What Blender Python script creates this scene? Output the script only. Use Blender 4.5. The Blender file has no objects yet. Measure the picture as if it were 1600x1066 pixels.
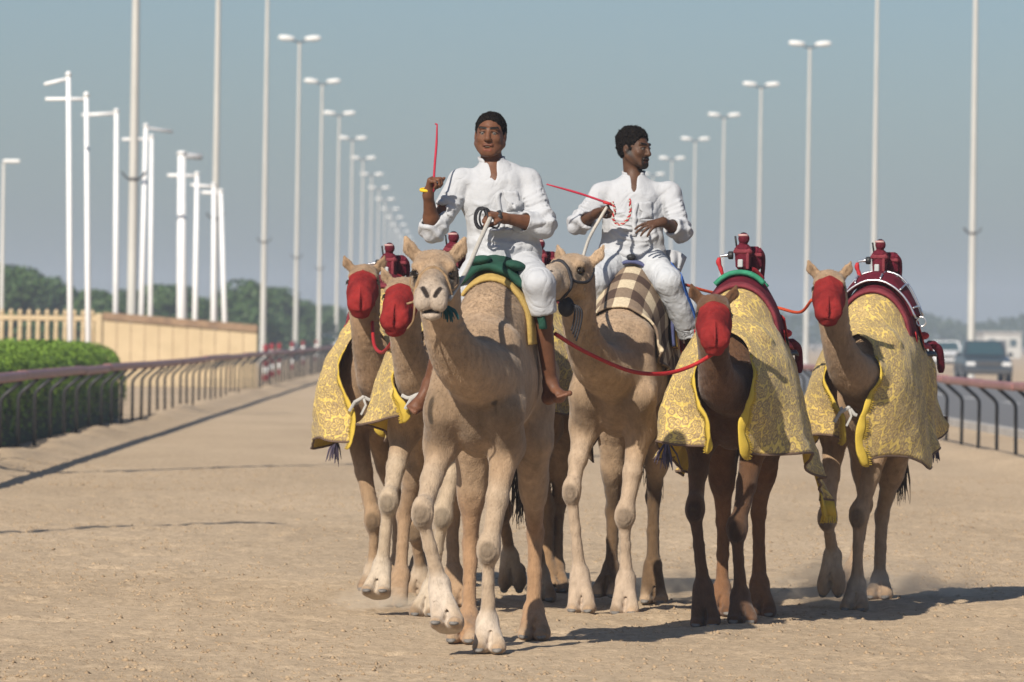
import bpy, math, random
import numpy as np
from math import radians, sin, cos, pi

# ------------------------------------------------------------------ camera
SC = bpy.context.scene
COL = SC.collection
KPX = 8889.0                      # focal length in photo pixels (200 mm on 36 mm / 1600 px)
VPX, VPY, ROLL, EYE = 715.0, 525.0, radians(0.8), 1.64
cam_d = bpy.data.cameras.new('camera')
cam = bpy.data.objects.new('camera', cam_d); COL.objects.link(cam)
cam_d.sensor_width = 36.0; cam_d.lens = 200.0
cam_d.shift_x = (800 - VPX) / 1600.0
cam_d.shift_y = -(533 - VPY) / 1600.0
cam_d.clip_start = 0.5; cam_d.clip_end = 12000
cam.location = (0, 0, EYE)
from mathutils import Matrix, Vector
cam.matrix_world = Matrix.Translation((0, 0, EYE)) @ Matrix.Rotation(pi/2, 4, 'X') @ Matrix.Rotation(ROLL, 4, 'Z')
cam_d.dof.use_dof = True
cam_d.dof.focus_distance = 31.0
cam_d.dof.aperture_fstop = 6.3
SC.camera = cam

# ------------------------------------------------------------------ light
SUN_EL, SUN_AZ = radians(36), radians(27)     # azimuth: off the view axis, behind the camera to the left
to_sun = Vector((-sin(SUN_AZ)*cos(SUN_EL), -cos(SUN_AZ)*cos(SUN_EL), sin(SUN_EL)))
world = bpy.data.worlds.new('World'); SC.world = world; world.use_nodes = True
wn = world.node_tree.nodes; wl = world.node_tree.links
bg = wn['Background']
sky = wn.new('ShaderNodeTexSky'); sky.sky_type = 'NISHITA'; sky.sun_disc = False
sky.sun_elevation = SUN_EL
sky.sun_rotation = math.atan2(to_sun.x, to_sun.y)
sky.air_density = 1.0; sky.dust_density = 1.2; sky.ozone_density = 5.8; sky.altitude = 0
wl.new(sky.outputs[0], bg.inputs[0]); bg.inputs[1].default_value = 0.06
sun_d = bpy.data.lights.new('sun', 'SUN'); sun_d.energy = 4.6; sun_d.angle = radians(0.53)
sun_d.color = (1.0, 0.92, 0.80)
sun = bpy.data.objects.new('sun', sun_d); COL.objects.link(sun)
sun.rotation_euler = to_sun.to_track_quat('Z', 'Y').to_euler()
sun.location = (-30, -50, 40)
SC.view_settings.view_transform = 'Standard'; SC.view_settings.look = 'None'
SC.view_settings.exposure = 0.5; SC.view_settings.gamma = 1.0
SC.render.film_transparent = False
SC.cycles.use_denoising = True
SC.cycles.max_bounces = 6; SC.cycles.volume_bounces = 1
SC.cycles.transparent_max_bounces = 8

# ------------------------------------------------------------------ helpers
rng = random.Random(7)

def P(px, py, Y):
    """world point that the photograph shows at (px, py), standing Y metres away"""
    x = px - VPX; y = py - VPY
    xr = x*cos(ROLL) + y*sin(ROLL); yr = -x*sin(ROLL) + y*cos(ROLL)
    return np.array([xr/KPX*Y, Y, EYE - yr/KPX*Y])

def lin(r, g, b):
    f = lambda c: (c/255/12.92) if c/255 <= .04045 else ((c/255+.055)/1.055)**2.4
    return (f(r), f(g), f(b))

MATS = {}
def mat(name, col, rough=.7, col2=None, scale=8.0, detail=4.0, bump=0.0, bscale=40.0, spec=.3, metal=0.0, attr=None, sheen=0.0, coords='Object', stretch=(1,1,1), lo=.35, hi=.65):
    if name in MATS: return MATS[name]
    m = bpy.data.materials.new(name); m.use_nodes = True; MATS[name] = m
    nt = m.node_tree; N = nt.nodes; L = nt.links
    p = N['Principled BSDF']
    p.inputs['Roughness'].default_value = rough
    p.inputs['Specular IOR Level'].default_value = spec
    p.inputs['Metallic'].default_value = metal
    if sheen: p.inputs['Sheen Weight'].default_value = sheen
    tc = N.new('ShaderNodeTexCoord'); mp = N.new('ShaderNodeMapping'); mp.inputs['Scale'].default_value = stretch
    L.new(tc.outputs[coords], mp.inputs[0])
    base = None
    if attr:
        at = N.new('ShaderNodeAttribute'); at.attribute_name = attr; base = at.outputs['Color']
    if col2 is not None:
        nz = N.new('ShaderNodeTexNoise'); nz.inputs['Scale'].default_value = scale; nz.inputs['Detail'].default_value = detail
        nz.inputs['Roughness'].default_value = .65
        L.new(mp.outputs[0], nz.inputs['Vector'])
        r = N.new('ShaderNodeMapRange'); r.inputs['From Min'].default_value = lo; r.inputs['From Max'].default_value = hi
        L.new(nz.outputs['Fac'], r.inputs['Value'])
        mx = N.new('ShaderNodeMix'); mx.data_type = 'RGBA'
        L.new(r.outputs[0], mx.inputs['Factor'])
        if base is not None:
            m1 = N.new('ShaderNodeMix'); m1.data_type = 'RGBA'; m1.blend_type = 'MULTIPLY'; m1.inputs['Factor'].default_value = 1
            mx.inputs['A'].default_value = (*col, 1); mx.inputs['B'].default_value = (*col2, 1)
            L.new(base, m1.inputs['A']); L.new(mx.outputs['Result'], m1.inputs['B'])
            base = m1.outputs['Result']
        else:
            mx.inputs['A'].default_value = (*col, 1); mx.inputs['B'].default_value = (*col2, 1)
            base = mx.outputs['Result']
    if base is not None: L.new(base, p.inputs['Base Color'])
    else: p.inputs['Base Color'].default_value = (*col, 1)
    if bump:
        nb = N.new('ShaderNodeTexNoise'); nb.inputs['Scale'].default_value = bscale; nb.inputs['Detail'].default_value = 5
        L.new(mp.outputs[0], nb.inputs['Vector'])
        b = N.new('ShaderNodeBump'); b.inputs['Strength'].default_value = 1.0; b.inputs['Distance'].default_value = bump
        L.new(nb.outputs['Fac'], b.inputs['Height']); L.new(b.outputs[0], p.inputs['Normal'])
    return m

def tag(o, label=None, cat=None, group=None, kind=None):
    if label: o['label'] = label
    if cat: o['category'] = cat
    if group: o['group'] = group
    if kind: o['kind'] = kind
    return o

def empty(name, loc=(0,0,0), rz=0.0, label=None, cat=None, group=None):
    o = bpy.data.objects.new(name, None); COL.objects.link(o)
    o.location = tuple(loc); o.rotation_euler = (0, 0, rz); o.empty_display_size = .1
    return tag(o, label, cat, group)

def mesh_np(name, V, F, smooth=True):
    """V (n,3) array, F list of polygons or (m,4)/(m,3) array"""
    me = bpy.data.meshes.new(name)
    V = np.asarray(V, dtype=np.float32)
    if isinstance(F, np.ndarray):
        n = F.shape[1]; m = F.shape[0]
        me.vertices.add(len(V)); me.vertices.foreach_set('co', V.ravel())
        me.loops.add(m*n); me.loops.foreach_set('vertex_index', F.astype(np.int32).ravel())
        me.polygons.add(m)
        me.polygons.foreach_set('loop_start', np.arange(0, m*n, n, dtype=np.int32))
        me.polygons.foreach_set('loop_total', np.full(m, n, dtype=np.int32))
        me.update(calc_edges=True); me.validate()
    else:
        me.from_pydata([tuple(map(float, v)) for v in V], [], [tuple(f) for f in F]); me.update()
    if smooth: me.polygons.foreach_set('use_smooth', [True]*len(me.polygons))
    return me

def link(name, me, m=None, parent=None, loc=None, rz=None, **kw):
    o = bpy.data.objects.new(name, me); COL.objects.link(o)
    if m is not None and len(me.materials) == 0: me.materials.append(m)
    if parent is not None: o.parent = parent
    if loc is not None: o.location = tuple(loc)
    if rz is not None: o.rotation_euler = (0, 0, rz)
    tag(o, **kw)
    return o

class MB:
    """collects boxes, tubes, lathes into one mesh"""
    def __init__(s): s.V = []; s.F = []
    def add(s, V, F):
        o = len(s.V); s.V += [tuple(map(float, v)) for v in V]; s.F += [tuple(i+o for i in f) for f in F]; return s
    def box(s, c, d, R=None, taper=1.0):
        x, y, z = d[0]/2, d[1]/2, d[2]/2
        v = np.array([[-x,-y,-z],[x,-y,-z],[x,y,-z],[-x,y,-z],[-x*taper,-y*taper,z],[x*taper,-y*taper,z],[x*taper,y*taper,z],[-x*taper,y*taper,z]])
        if R is not None: v = v @ np.array(R).T
        return s.add(v + np.array(c), [(0,3,2,1),(4,5,6,7),(0,1,5,4),(1,2,6,5),(2,3,7,6),(3,0,4,7)])
    def bev(s, c, d, b=.01, R=None):
        """box with chamfered edges"""
        x, y, z = d[0]/2, d[1]/2, d[2]/2; b = min(b, x*.9, y*.9, z*.9)
        V = []; idx = {}
        for sx in (-1,1):
            for sy in (-1,1):
                for sz in (-1,1):
                    for ax in range(3):
                        p = [sx*(x-b), sy*(y-b), sz*(z-b)]; p[ax] = (sx*x, sy*y, sz*z)[ax]
                        idx[(sx,sy,sz,ax)] = len(V); V.append(p)
        F = []
        for ax in range(3):
            a1, a2 = (ax+1)%3, (ax+2)%3
            for sg in (-1,1):
                q = []
                for (u,v) in ((-1,-1),(1,-1),(1,1),(-1,1)):
                    k = [0,0,0]; k[ax]=sg; k[a1]=u; k[a2]=v; q.append(idx[(k[0],k[1],k[2],ax)])
                F.append(q if sg>0 else q[::-1])
        for ax in range(3):
            a1, a2 = (ax+1)%3, (ax+2)%3
            for u in (-1,1):
                for v in (-1,1):
                    k0=[0,0,0]; k0[a1]=u; k0[a2]=v; k1=list(k0); k0[ax]=-1; k1[ax]=1
                    q=[idx[(*k0,a1)],idx[(*k1,a1)],idx[(*k1,a2)],idx[(*k0,a2)]]
                    F.append(q if u*v<0 else q[::-1])
        for sx in (-1,1):
            for sy in (-1,1):
                for sz in (-1,1):
                    q=[idx[(sx,sy,sz,0)],idx[(sx,sy,sz,1)],idx[(sx,sy,sz,2)]]
                    F.append(q if sx*sy*sz>0 else q[::-1])
        V = np.array(V)
        if R is not None: V = V @ np.array(R).T
        return s.add(V + np.array(c), F)
    def tube(s, pts, r, n=8, cap=True, flat=None, up=(0,0,1)):
        """tube along pts; r scalar or list; flat=(a,b) scales the section"""
        pts = np.array(pts, float); m = len(pts)
        rr = np.full(m, r, float) if np.isscalar(r) else np.array(r, float)
        T = np.gradient(pts, axis=0); T /= np.linalg.norm(T, axis=1)[:,None] + 1e-12
        u0 = np.array(up, float)
        if abs(u0 @ T[0]) > .95: u0 = np.array((0,1.0,0)) if abs(T[0][1]) < .9 else np.array((1.0,0,0))
        V = []; a = u0
        for i in range(m):
            a = a - T[i]*(a@T[i]); a /= np.linalg.norm(a)+1e-12; b = np.cross(T[i], a)
            fa, fb = flat if flat else (1,1)
            for k in range(n):
                t = 2*pi*k/n; V.append(pts[i] + rr[i]*(cos(t)*a*fa + sin(t)*b*fb))
        F = []
        for i in range(m-1):
            for k in range(n):
                k2 = (k+1)%n; F.append((i*n+k, i*n+k2, (i+1)*n+k2, (i+1)*n+k))
        if cap: F.append(tuple(range(n))[::-1]); F.append(tuple((m-1)*n+k for k in range(n)))
        return s.add(V, F)
    def lathe(s, prof, n=16, c=(0,0,0), R=None, sx=1.0, sy=1.0):
        V = []; F = []
        for (r, z) in prof:
            for k in range(n):
                t = 2*pi*k/n; V.append((r*cos(t)*sx, r*sin(t)*sy, z))
        m = len(prof)
        for i in range(m-1):
            for k in range(n):
                k2=(k+1)%n; F.append((i*n+k, i*n+k2, (i+1)*n+k2, (i+1)*n+k))
        F.append(tuple(range(n))[::-1]); F.append(tuple((m-1)*n+k for k in range(n)))
        V = np.array(V)
        if R is not None: V = V @ np.array(R).T
        return s.add(V + np.array(c), F)
    def ball(s, c, r, n=12, R=None):
        r = np.array([r]*3 if np.isscalar(r) else r, float)
        prof = [(max(sin(pi*i/n), .02), -cos(pi*i/n)) for i in range(n+1)]
        b = MB().lathe(prof, n=max(8, n+4)); V = np.array(b.V)*r
        if R is not None: V = V @ np.array(R).T
        return s.add(V + np.array(c), b.F)
    def build(s, name, m, parent=None, smooth=False, loc=None, rz=None, **kw):
        me = mesh_np(name, np.array(s.V), s.F, smooth)
        return link(name, me, m, parent, loc, rz, **kw)

def rotm(ax, a):
    return np.array(Matrix.Rotation(a, 3, ax))
def frame(fwd, up=(0,0,1)):
    """columns: left(x), back(y), up(z) for a thing that faces fwd"""
    f = np.array(fwd, float); f /= np.linalg.norm(f)
    l = np.cross(np.array(up, float), f); l /= np.linalg.norm(l)
    u = np.cross(f, l)
    return np.stack([l, -f, u], axis=1)
def catmull(pts, n):
    pts = np.array(pts, float); m = len(pts)
    q = np.vstack([2*pts[0]-pts[1], pts, 2*pts[-1]-pts[-2]])
    out = []
    for t in np.linspace(0, m-1-1e-9, n):
        i = int(t); u = t-i; p0,p1,p2,p3 = q[i],q[i+1],q[i+2],q[i+3]
        out.append(.5*((2*p1)+(-p0+p2)*u+(2*p0-5*p1+4*p2-p3)*u*u+(-p0+3*p1-3*p2+p3)*u**3))
    return np.array(out)

# --- vectorised value noise
def _hash(i, j, k, s):
    h = (i*374761393 + j*668265263 + k*2147483647 + s*974634777) & 0xffffffff
    h = ((h ^ (h >> 13))*1274126177) & 0xffffffff
    return ((h ^ (h >> 16)) & 0xffff)/65535.0
def vnoise(p, seed=0):
    p = np.asarray(p, float); f = np.floor(p); i = f.astype(np.int64); u = p-f; u = u*u*(3-2*u)
    r = 0
    for dx in (0,1):
        for dy in (0,1):
            for dz in (0,1):
                w = (u[:,0] if dx else 1-u[:,0])*(u[:,1] if dy else 1-u[:,1])*(u[:,2] if dz else 1-u[:,2])
                r = r + w*_hash(i[:,0]+dx, i[:,1]+dy, i[:,2]+dz, seed)
    return r*2-1
def fbm(p, oct=3, seed=0):
    a = 1.0; r = 0; p = np.asarray(p, float)
    for o in range(oct):
        r = r + a*vnoise(p*(2**o)+17.3*o, seed+o); a *= .5
    return r

# ------------------------------------------------------------------ implicit surfaces
class Field:
    def __init__(s, xs, ys, zs):
        s.x, s.y, s.z = (np.asarray(a, np.float32) for a in (xs, ys, zs))
        s.F = np.full((len(xs), len(ys), len(zs)), 9.0, np.float32)
    def sl(s, lo, hi):
        out = []
        for a, l, h in zip((s.x, s.y, s.z), lo, hi):
            i0 = max(int(np.searchsorted(a, l))-1, 0); i1 = min(int(np.searchsorted(a, h))+1, len(a))
            out.append(slice(i0, i1))
        return tuple(out)
    def grid(s, sl):
        return s.x[sl[0]][:,None,None], s.y[sl[1]][None,:,None], s.z[sl[2]][None,None,:]
    def comb(s, sl, d, k, op):
        if 0 in s.F[sl].shape: return
        a = s.F[sl]
        if op == 'add':
            if k <= 0: s.F[sl] = np.minimum(a, d); return
            h = np.clip(.5+.5*(a-d)/k, 0, 1); s.F[sl] = a*(1-h)+d*h-k*h*(1-h)
        else:
            d = -d
            if k <= 0: s.F[sl] = np.maximum(a, d); return
            h = np.clip(.5-.5*(a-d)/k, 0, 1); s.F[sl] = a*(1-h)+d*h+k*h*(1-h)
    def cone(s, a, b, ra, rb, k=.03, op='add', flat=None):
        """round cone from a to b; flat=(axis, f): the section is squeezed by f along axis"""
        a = np.array(a, float); b = np.array(b, float); R = max(ra, rb)+k+.03
        if flat: R = R*max(1, flat[1])
        sl = s.sl(np.minimum(a,b)-R, np.maximum(a,b)+R); X,Y,Z = s.grid(sl)
        ab = b-a; L2 = float(ab@ab)+1e-9
        px, py, pz = X-a[0], Y-a[1], Z-a[2]
        t = np.clip((px*ab[0]+py*ab[1]+pz*ab[2])/L2, 0, 1).astype(np.float32)
        dx, dy, dz = px-t*ab[0], py-t*ab[1], pz-t*ab[2]
        if flat:
            n, f = np.array(flat[0], float), flat[1]; n /= np.linalg.norm(n)
            q = (dx*n[0]+dy*n[1]+dz*n[2])*(1/f-1)
            dx, dy, dz = dx+q*n[0], dy+q*n[1], dz+q*n[2]
        d = np.sqrt(dx*dx+dy*dy+dz*dz) - (ra+t*(rb-ra))
        if flat: d = d*min(1, flat[1])
        s.comb(sl, d, k, op)
    def ell(s, c, r, R=None, k=.03, op='add'):
        c = np.array(c, float); r = np.array([r]*3 if np.isscalar(r) else r, float)
        m = (r.max() if R is not None else r)+k+.03
        sl = s.sl(c-m, c+m); X,Y,Z = s.grid(sl)
        p = [X-c[0], Y-c[1], Z-c[2]]
        if R is not None:
            R = np.array(R); p = [p[0]*R[0,i]+p[1]*R[1,i]+p[2]*R[2,i] for i in range(3)]
        k0 = np.sqrt((p[0]/r[0])**2+(p[1]/r[1])**2+(p[2]/r[2])**2)+1e-6
        k1 = np.sqrt((p[0]/r[0]**2)**2+(p[1]/r[1]**2)**2+(p[2]/r[2]**2)**2)+1e-6
        s.comb(sl, k0*(k0-1)/k1, k, op)
    def plane(s, c, n, ext, k=0.0):
        """cut away everything on the +n side of the plane through c, within ext of c"""
        c = np.array(c, float); n = np.array(n, float); n /= np.linalg.norm(n)
        sl = s.sl(c-ext, c+ext); X,Y,Z = s.grid(sl)
        d = -((X-c[0])*n[0]+(Y-c[1])*n[1]+(Z-c[2])*n[2])
        s.comb(sl, d, k, 'sub')
    def mesh(s):
        F = s.F; ins = F < 0
        c = np.zeros(tuple(n-1 for n in F.shape), np.uint8)
        for dx in (0,1):
            for dy in (0,1):
                for dz in (0,1):
                    c += ins[dx:F.shape[0]-1+dx, dy:F.shape[1]-1+dy, dz:F.shape[2]-1+dz]
        act = (c > 0) & (c < 8)
        I, J, K = np.nonzero(act); n = len(I)
        idx = np.full(act.shape, -1, np.int32); idx[I,J,K] = np.arange(n)
        acc = np.zeros((n,3)); cnt = np.zeros(n)
        ax = (s.x, s.y, s.z); base = (I, J, K)
        for a in range(3):
            o1, o2 = (a+1)%3, (a+2)%3
            for u in (0,1):
                for v in (0,1):
                    q0 = [I.copy(), J.copy(), K.copy()]; q0[o1] = q0[o1]+u; q0[o2] = q0[o2]+v
                    q1 = [w.copy() for w in q0]; q1[a] = q1[a]+1
                    f0 = F[tuple(q0)]; f1 = F[tuple(q1)]
                    m = (f0 < 0) != (f1 < 0)
                    t = np.where(m, f0/(f0-f1+1e-12), 0)
                    t = np.clip(t, .02, .98)
                    pos = np.zeros((n,3))
                    pos[:,o1] = ax[o1][q0[o1]]; pos[:,o2] = ax[o2][q0[o2]]
                    pos[:,a] = ax[a][q0[a]] + t*(ax[a][q1[a]]-ax[a][q0[a]])
                    acc += pos*m[:,None]; cnt += m
        V = acc/cnt[:,None]
        Q = []
        for a in range(3):
            o1, o2 = (a+1)%3, (a+2)%3
            sl0 = [slice(None)]*3; sl1 = [slice(None)]*3
            sl0[a] = slice(0,-1); sl1[a] = slice(1,None)
            A = ins[tuple(sl0)]; B = ins[tuple(sl1)]
            for flip, M in ((False, A & ~B), (True, ~A & B)):
                e = np.nonzero(M); e = [w for w in e]
                ok = (e[o1] > 0) & (e[o2] > 0) & (e[o1] < F.shape[o1]-1) & (e[o2] < F.shape[o2]-1)
                e = [w[ok] for w in e]
                def cell(u, v):
                    q = [w.copy() for w in e]; q[o1] = q[o1]-u; q[o2] = q[o2]-v
                    return idx[tuple(q)]
                q = np.stack([cell(1,1), cell(0,1), cell(0,0), cell(1,0)], axis=1)
                Q.append(q[:, ::-1] if flip else q)
        return V, np.concatenate(Q)

def vnormals(V, Q):
    n = np.cross(V[Q[:,2]]-V[Q[:,0]], V[Q[:,3]]-V[Q[:,1]])
    N = np.zeros_like(V)
    for i in range(4): np.add.at(N, Q[:,i], n)
    return N/(np.linalg.norm(N, axis=1)[:,None]+1e-12)
def axis_pts(lo, hi, h, fine=(), hf=.005):
    """1-D grid from lo to hi with step h and step hf inside the (a,b) fine intervals"""
    x = lo; out = [lo]
    while x < hi:
        st = h
        for (a, b) in fine:
            if a <= x <= b: st = min(st, hf)
            elif x < a < x+h: st = max(min(st, a-x), hf)
        x += st; out.append(x)
    return np.array(out)
def smooth_mesh(V, Q, it=1, lam=.5):
    for _ in range(it):
        S = np.zeros_like(V); C = np.zeros(len(V))
        for i in range(4):
            np.add.at(S, Q[:,i], V[Q[:,(i+1)%4]]); np.add.at(S, Q[:,(i+1)%4], V[Q[:,i]])
            np.add.at(C, Q[:,i], 1); np.add.at(C, Q[:,(i+1)%4], 1)
        V = V + lam*(S/np.maximum(C,1)[:,None]-V)
    return V
def seg_dist(V, a, b):
    a = np.array(a, float); b = np.array(b, float); ab = b-a
    t = np.clip(((V-a)@ab)/(ab@ab+1e-9), 0, 1)
    return np.linalg.norm(V-a-t[:,None]*ab, axis=1)
def paint(C, V, a, b, r, soft, col, amt=1.0):
    d = seg_dist(V, a, b); w = np.clip((r+soft-d)/max(soft,1e-4), 0, 1)*amt
    w = w*w*(3-2*w)
    return C*(1-w[:,None]) + np.array(col)*w[:,None]
def set_col(me, C, name='coat'):
    at = me.color_attributes.new(name, 'FLOAT_COLOR', 'POINT')
    d = np.ones((len(C),4), np.float32); d[:,:3] = C
    at.data.foreach_set('color', d.ravel())

# ================================================================== SETTING
# ------------------------------------------------------------------ ground: one sheet to the horizon
def sand_mat():
    m = bpy.data.materials.new('sand'); m.use_nodes = True; nt = m.node_tree; N = nt.nodes; L = nt.links
    p = N['Principled BSDF']; p.inputs['Roughness'].default_value = .95; p.inputs['Specular IOR Level'].default_value = .15
    tc = N.new('ShaderNodeTexCoord')
    def noise(sc, det=6, rough=.65, stretch=(1,1,1)):
        mp = N.new('ShaderNodeMapping'); mp.inputs['Scale'].default_value = stretch; L.new(tc.outputs['Object'], mp.inputs[0])
        n = N.new('ShaderNodeTexNoise'); n.inputs['Scale'].default_value = sc; n.inputs['Detail'].default_value = det; n.inputs['Roughness'].default_value = rough
        L.new(mp.outputs[0], n.inputs['Vector']); return n.outputs['Fac']
    r1 = N.new('ShaderNodeValToRGB'); L.new(noise(.35, 8, .7, (1,.35,1)), r1.inputs[0])
    e = r1.color_ramp.elements; e[0].position = .3; e[0].color = (.43,.328,.218,1); e[1].position = .7; e[1].color = (.545,.424,.29,1)
    r2 = N.new('ShaderNodeValToRGB'); L.new(noise(16, 6, .75), r2.inputs[0])
    e = r2.color_ramp.elements; e[0].position = .3; e[0].color = (.62,.6,.58,1); e[1].position = .62; e[1].color = (1.06,1.05,1.04,1)
    mx = N.new('ShaderNodeMix'); mx.data_type = 'RGBA'; mx.blend_type = 'MULTIPLY'; mx.inputs['Factor'].default_value = 1
    L.new(r1.outputs[0], mx.inputs['A']); L.new(r2.outputs[0], mx.inputs['B'])
    L.new(mx.outputs['Result'], p.inputs['Base Color'])
    b = N.new('ShaderNodeBump'); b.inputs['Distance'].default_value = .02; b.inputs['Strength'].default_value = .8
    L.new(noise(30, 6, .7), b.inputs['Height']); L.new(b.outputs[0], p.inputs['Normal'])
    return m
SAND = sand_mat()

def ground_h(X, Y):
    """height of the trodden sand"""
    p = np.stack([X.ravel(), Y.ravel(), np.zeros(X.size)], 1)
    near = np.clip((90-Y)/40, 0, 1)
    h = .010*fbm(p*np.array((1.3,.8,1)), 3, 3) + .011*fbm(p*np.array((6,5,1)), 3, 9)
    h = h + .012*np.maximum(vnoise(p*np.array((11,9,1)), 21), 0)
    hv = vnoise(p*np.array((3.4,2.6,1)), 33); h = h - .016*np.clip((hv-.45)/.25,0,1)+.008*np.clip(1-np.abs(hv-.42)/.12,0,1)
    h = h.reshape(X.shape)
    track = np.clip((X+6.2)/.5, 0, 1)*np.clip((8.2-X)/.5, 0, 1)
    # low bank of drifted sand along the foot of both rails
    pb = np.stack([Y.ravel()*.5, Y.ravel()*0, X.ravel()*.7], 1)
    w = 1+.5*vnoise(pb, 5).reshape(X.shape)
    bank = .13*np.exp(-((X+5.35+.15*w)/.42)**2)*w + .12*np.exp(-((X-7.55)/.45)**2)*w
    return h*near*track + bank*np.clip((260-Y)/120, 0, 1) - .012
def build_ground():
    ys = [4.0]
    while ys[-1] < 6000:
        y = ys[-1]
        if y < 26: st = .6
        elif y < 42: st = .055
        else: st = .055*(y/42)**2.2
        ys.append(y+min(st, 600))
    xs = np.concatenate([-np.geomspace(6.2, 2500, 30)[::-1], np.arange(-6.1, 8.35, .06), np.geomspace(8.4, 2500, 30)])
    ys = np.array(ys)
    X, Y = np.meshgrid(xs, ys, indexing='ij'); Z = ground_h(X, Y)
    V = np.stack([X, Y, Z], -1).reshape(-1, 3)
    nx, ny = len(xs), len(ys); i, j = np.meshgrid(np.arange(nx-1), np.arange(ny-1), indexing='ij')
    a = (i*ny+j).ravel(); Q = np.stack([a, a+ny, a+ny+1, a+1], 1)
    return link('ground', mesh_np('ground', V, Q), SAND, kind='structure')
build_ground()
def gz(x, y): return float(ground_h(np.array([[x]], float), np.array([[y]], float))[0,0])

# asphalt road beyond the right rail, with its kerb
ASPH = mat('asphalt', (.11,.11,.115), .9, (.16,.158,.155), 3.0, bump=.004, bscale=60)
MB().box((15.2, 900, .004), (10.4, 1800, .02)).build('road', ASPH, kind='structure')
CONC = mat('concrete', (.42,.40,.37), .9, (.32,.30,.28), 2.0, bump=.004, bscale=30)
MB().box((9.9, 900, .06), (.2, 1800, .14)).build('kerb', CONC, kind='structure')
MB().box((20.5, 900, .06), (.2, 1800, .14)).build('kerb', CONC, kind='structure')
WHITE_LINE = mat('road_paint', (.7,.7,.68), .7, (.55,.55,.53), 5)
for k in range(22):
    MB().box((15.2, 60+k*12, .0175), (.14, 4, .004)).build('road_marking', WHITE_LINE, kind='structure')

# ------------------------------------------------------------------ rails
RAIL = mat('rail_paint', lin(150,105,100), .5, lin(128,88,84), 1.2, spec=.4)
POST = mat('post_steel', (.014,.014,.015), .5, (.022,.022,.022), 6, spec=.4)
POST_END = mat('post_foot', (.02,.02,.02), .8)
def make_rail(x, y0, y1, side, step, label, boxes=()):
    """side=+1: the rail leans towards +x"""
    root = empty('track_rail', (x, y0, 0), 0, label, 'fence')
    n = int((y1-y0)/step)
    pm = MB(); s = side
    prof = [(0,0,-.1),(0,0,.74),(.012*s,0,.79),(.05*s,0,.84),(.26*s,0,1.02)]
    pm.tube(prof, .027, 8, up=(0,1,0)); pme = mesh_np('post', np.array(pm.V), pm.F, True); pme.materials.append(POST)
    rm = MB(); rm.bev((.26*s, step, 1.065), (.16, 2*step-.03, .115), .03); rme = mesh_np('rail_panel', np.array(rm.V), rm.F, False); rme.materials.append(RAIL)
    jm = MB(); jm.bev((.26*s, 0, 1.065), (.145, .05, .10), .02); jme = mesh_np('rail_joint', np.array(jm.V), jm.F, False); jme.materials.append(POST)
    bm = MB(); bm.bev((0.0, -.05, .40), (.26, .05, .32), .01); bme = mesh_np('marker_plate', np.array(bm.V), bm.F, False); bme.materials.append(POST_END)
    for k in range(n+1):
        o = link('post', pme, parent=root, loc=(rng.uniform(-.01,.01), k*step, rng.uniform(-.02,.01)))
        o.rotation_euler = (0, rng.uniform(-.015,.015), rng.uniform(-.03,.03))
        if k % 2 == 0 and k < n-1:
            o = link('rail_panel', rme, parent=root, loc=(rng.uniform(-.01,.01), k*step, rng.uniform(-.012,.012)))
            o.rotation_euler = (rng.uniform(-.0012,.0012), 0, 0)
            link('rail_joint', jme, parent=root, loc=(0, k*step, 0))
        if k in boxes: link('marker_plate', bme, parent=root, loc=(.02, k*step, .2))
    return root
make_rail(-5.68, 59.3-2.87*6, 480, 1, 2.87, 'reddish brown rail on bent black posts at the left edge of the sand track')
make_rail(7.88, 60.0-2.87*2, 480, -1, 2.87, 'pinkish brown rail on bent black posts along the road on the right', boxes=(4,6))

# ------------------------------------------------------------------ beige wall and baluster fence behind the left rail
BEIGE = mat('beige_render', (.52,.405,.25), .9, (.46,.355,.215), 1.5, bump=.004, bscale=20)
BEIGE2 = mat('beige_cast', (.44,.345,.22), .85, (.38,.30,.19), 2.5)
CAPM = mat('wall_coping', lin(150,124,98), .9, lin(122,100,80), 3)
WY = 170.0
root = empty('boundary_wall', (-10.6, WY, 0), 0, 'cream panelled wall with sloping brown coping behind the left rail', 'wall')
nseg = 11; seg = 4.62/nseg
def wtop(x): return 1.99-.32*x/4.62
for k in range(nseg):
    x0, x1 = k*seg, (k+1)*seg; g = .012
    V = [(x0+g,-.09,0),(x1-g,-.09,0),(x1-g,.09,0),(x0+g,.09,0),(x0+g,-.09,wtop(x0)),(x1-g,-.09,wtop(x1)),(x1-g,.09,wtop(x1)),(x0+g,.09,wtop(x0))]
    FF = [(0,3,2,1),(4,5,6,7),(0,1,5,4),(1,2,6,5),(2,3,7,6),(3,0,4,7)]
    MB().add(V,FF).build('panel', BEIGE, root)
    V = [(x0+.002,-.16,wtop(x0)+.003),(x1-.002,-.16,wtop(x1)+.003),(x1-.002,.16,wtop(x1)+.003),(x0+.002,.16,wtop(x0)+.003)]; V += [(x,y,z+.21) for (x,y,z) in V]
    MB().add(V,FF).build('coping', CAPM, root)
    MB().box(((x0+x1)/2, -.115, .14), (seg-.004, .05, .28)).build('plinth', BEIGE2, root)
    if k: MB().box((x0, -.075, wtop(x0)/2-.02), (.022, .02, wtop(x0)-.06)).build('joint', CAPM, root)
froot = empty('baluster_fence', (-10.72, WY, 0), 0, 'cream baluster fence with pointed finials running left from the cream wall', 'fence')
bm = MB(); bm.lathe([(.05,.25),(.065,.32),(.075,.45),(.055,.8),(.05,1.1),(.07,1.5),(.055,1.7),(.06,1.93)], 10)
bme = mesh_np('baluster', np.array(bm.V), bm.F, True); bme.materials.append(BEIGE)
fm = MB(); fm.lathe([(.04,2.07),(.065,2.12),(.075,2.17),(.05,2.23),(.012,2.27)], 10)
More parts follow.
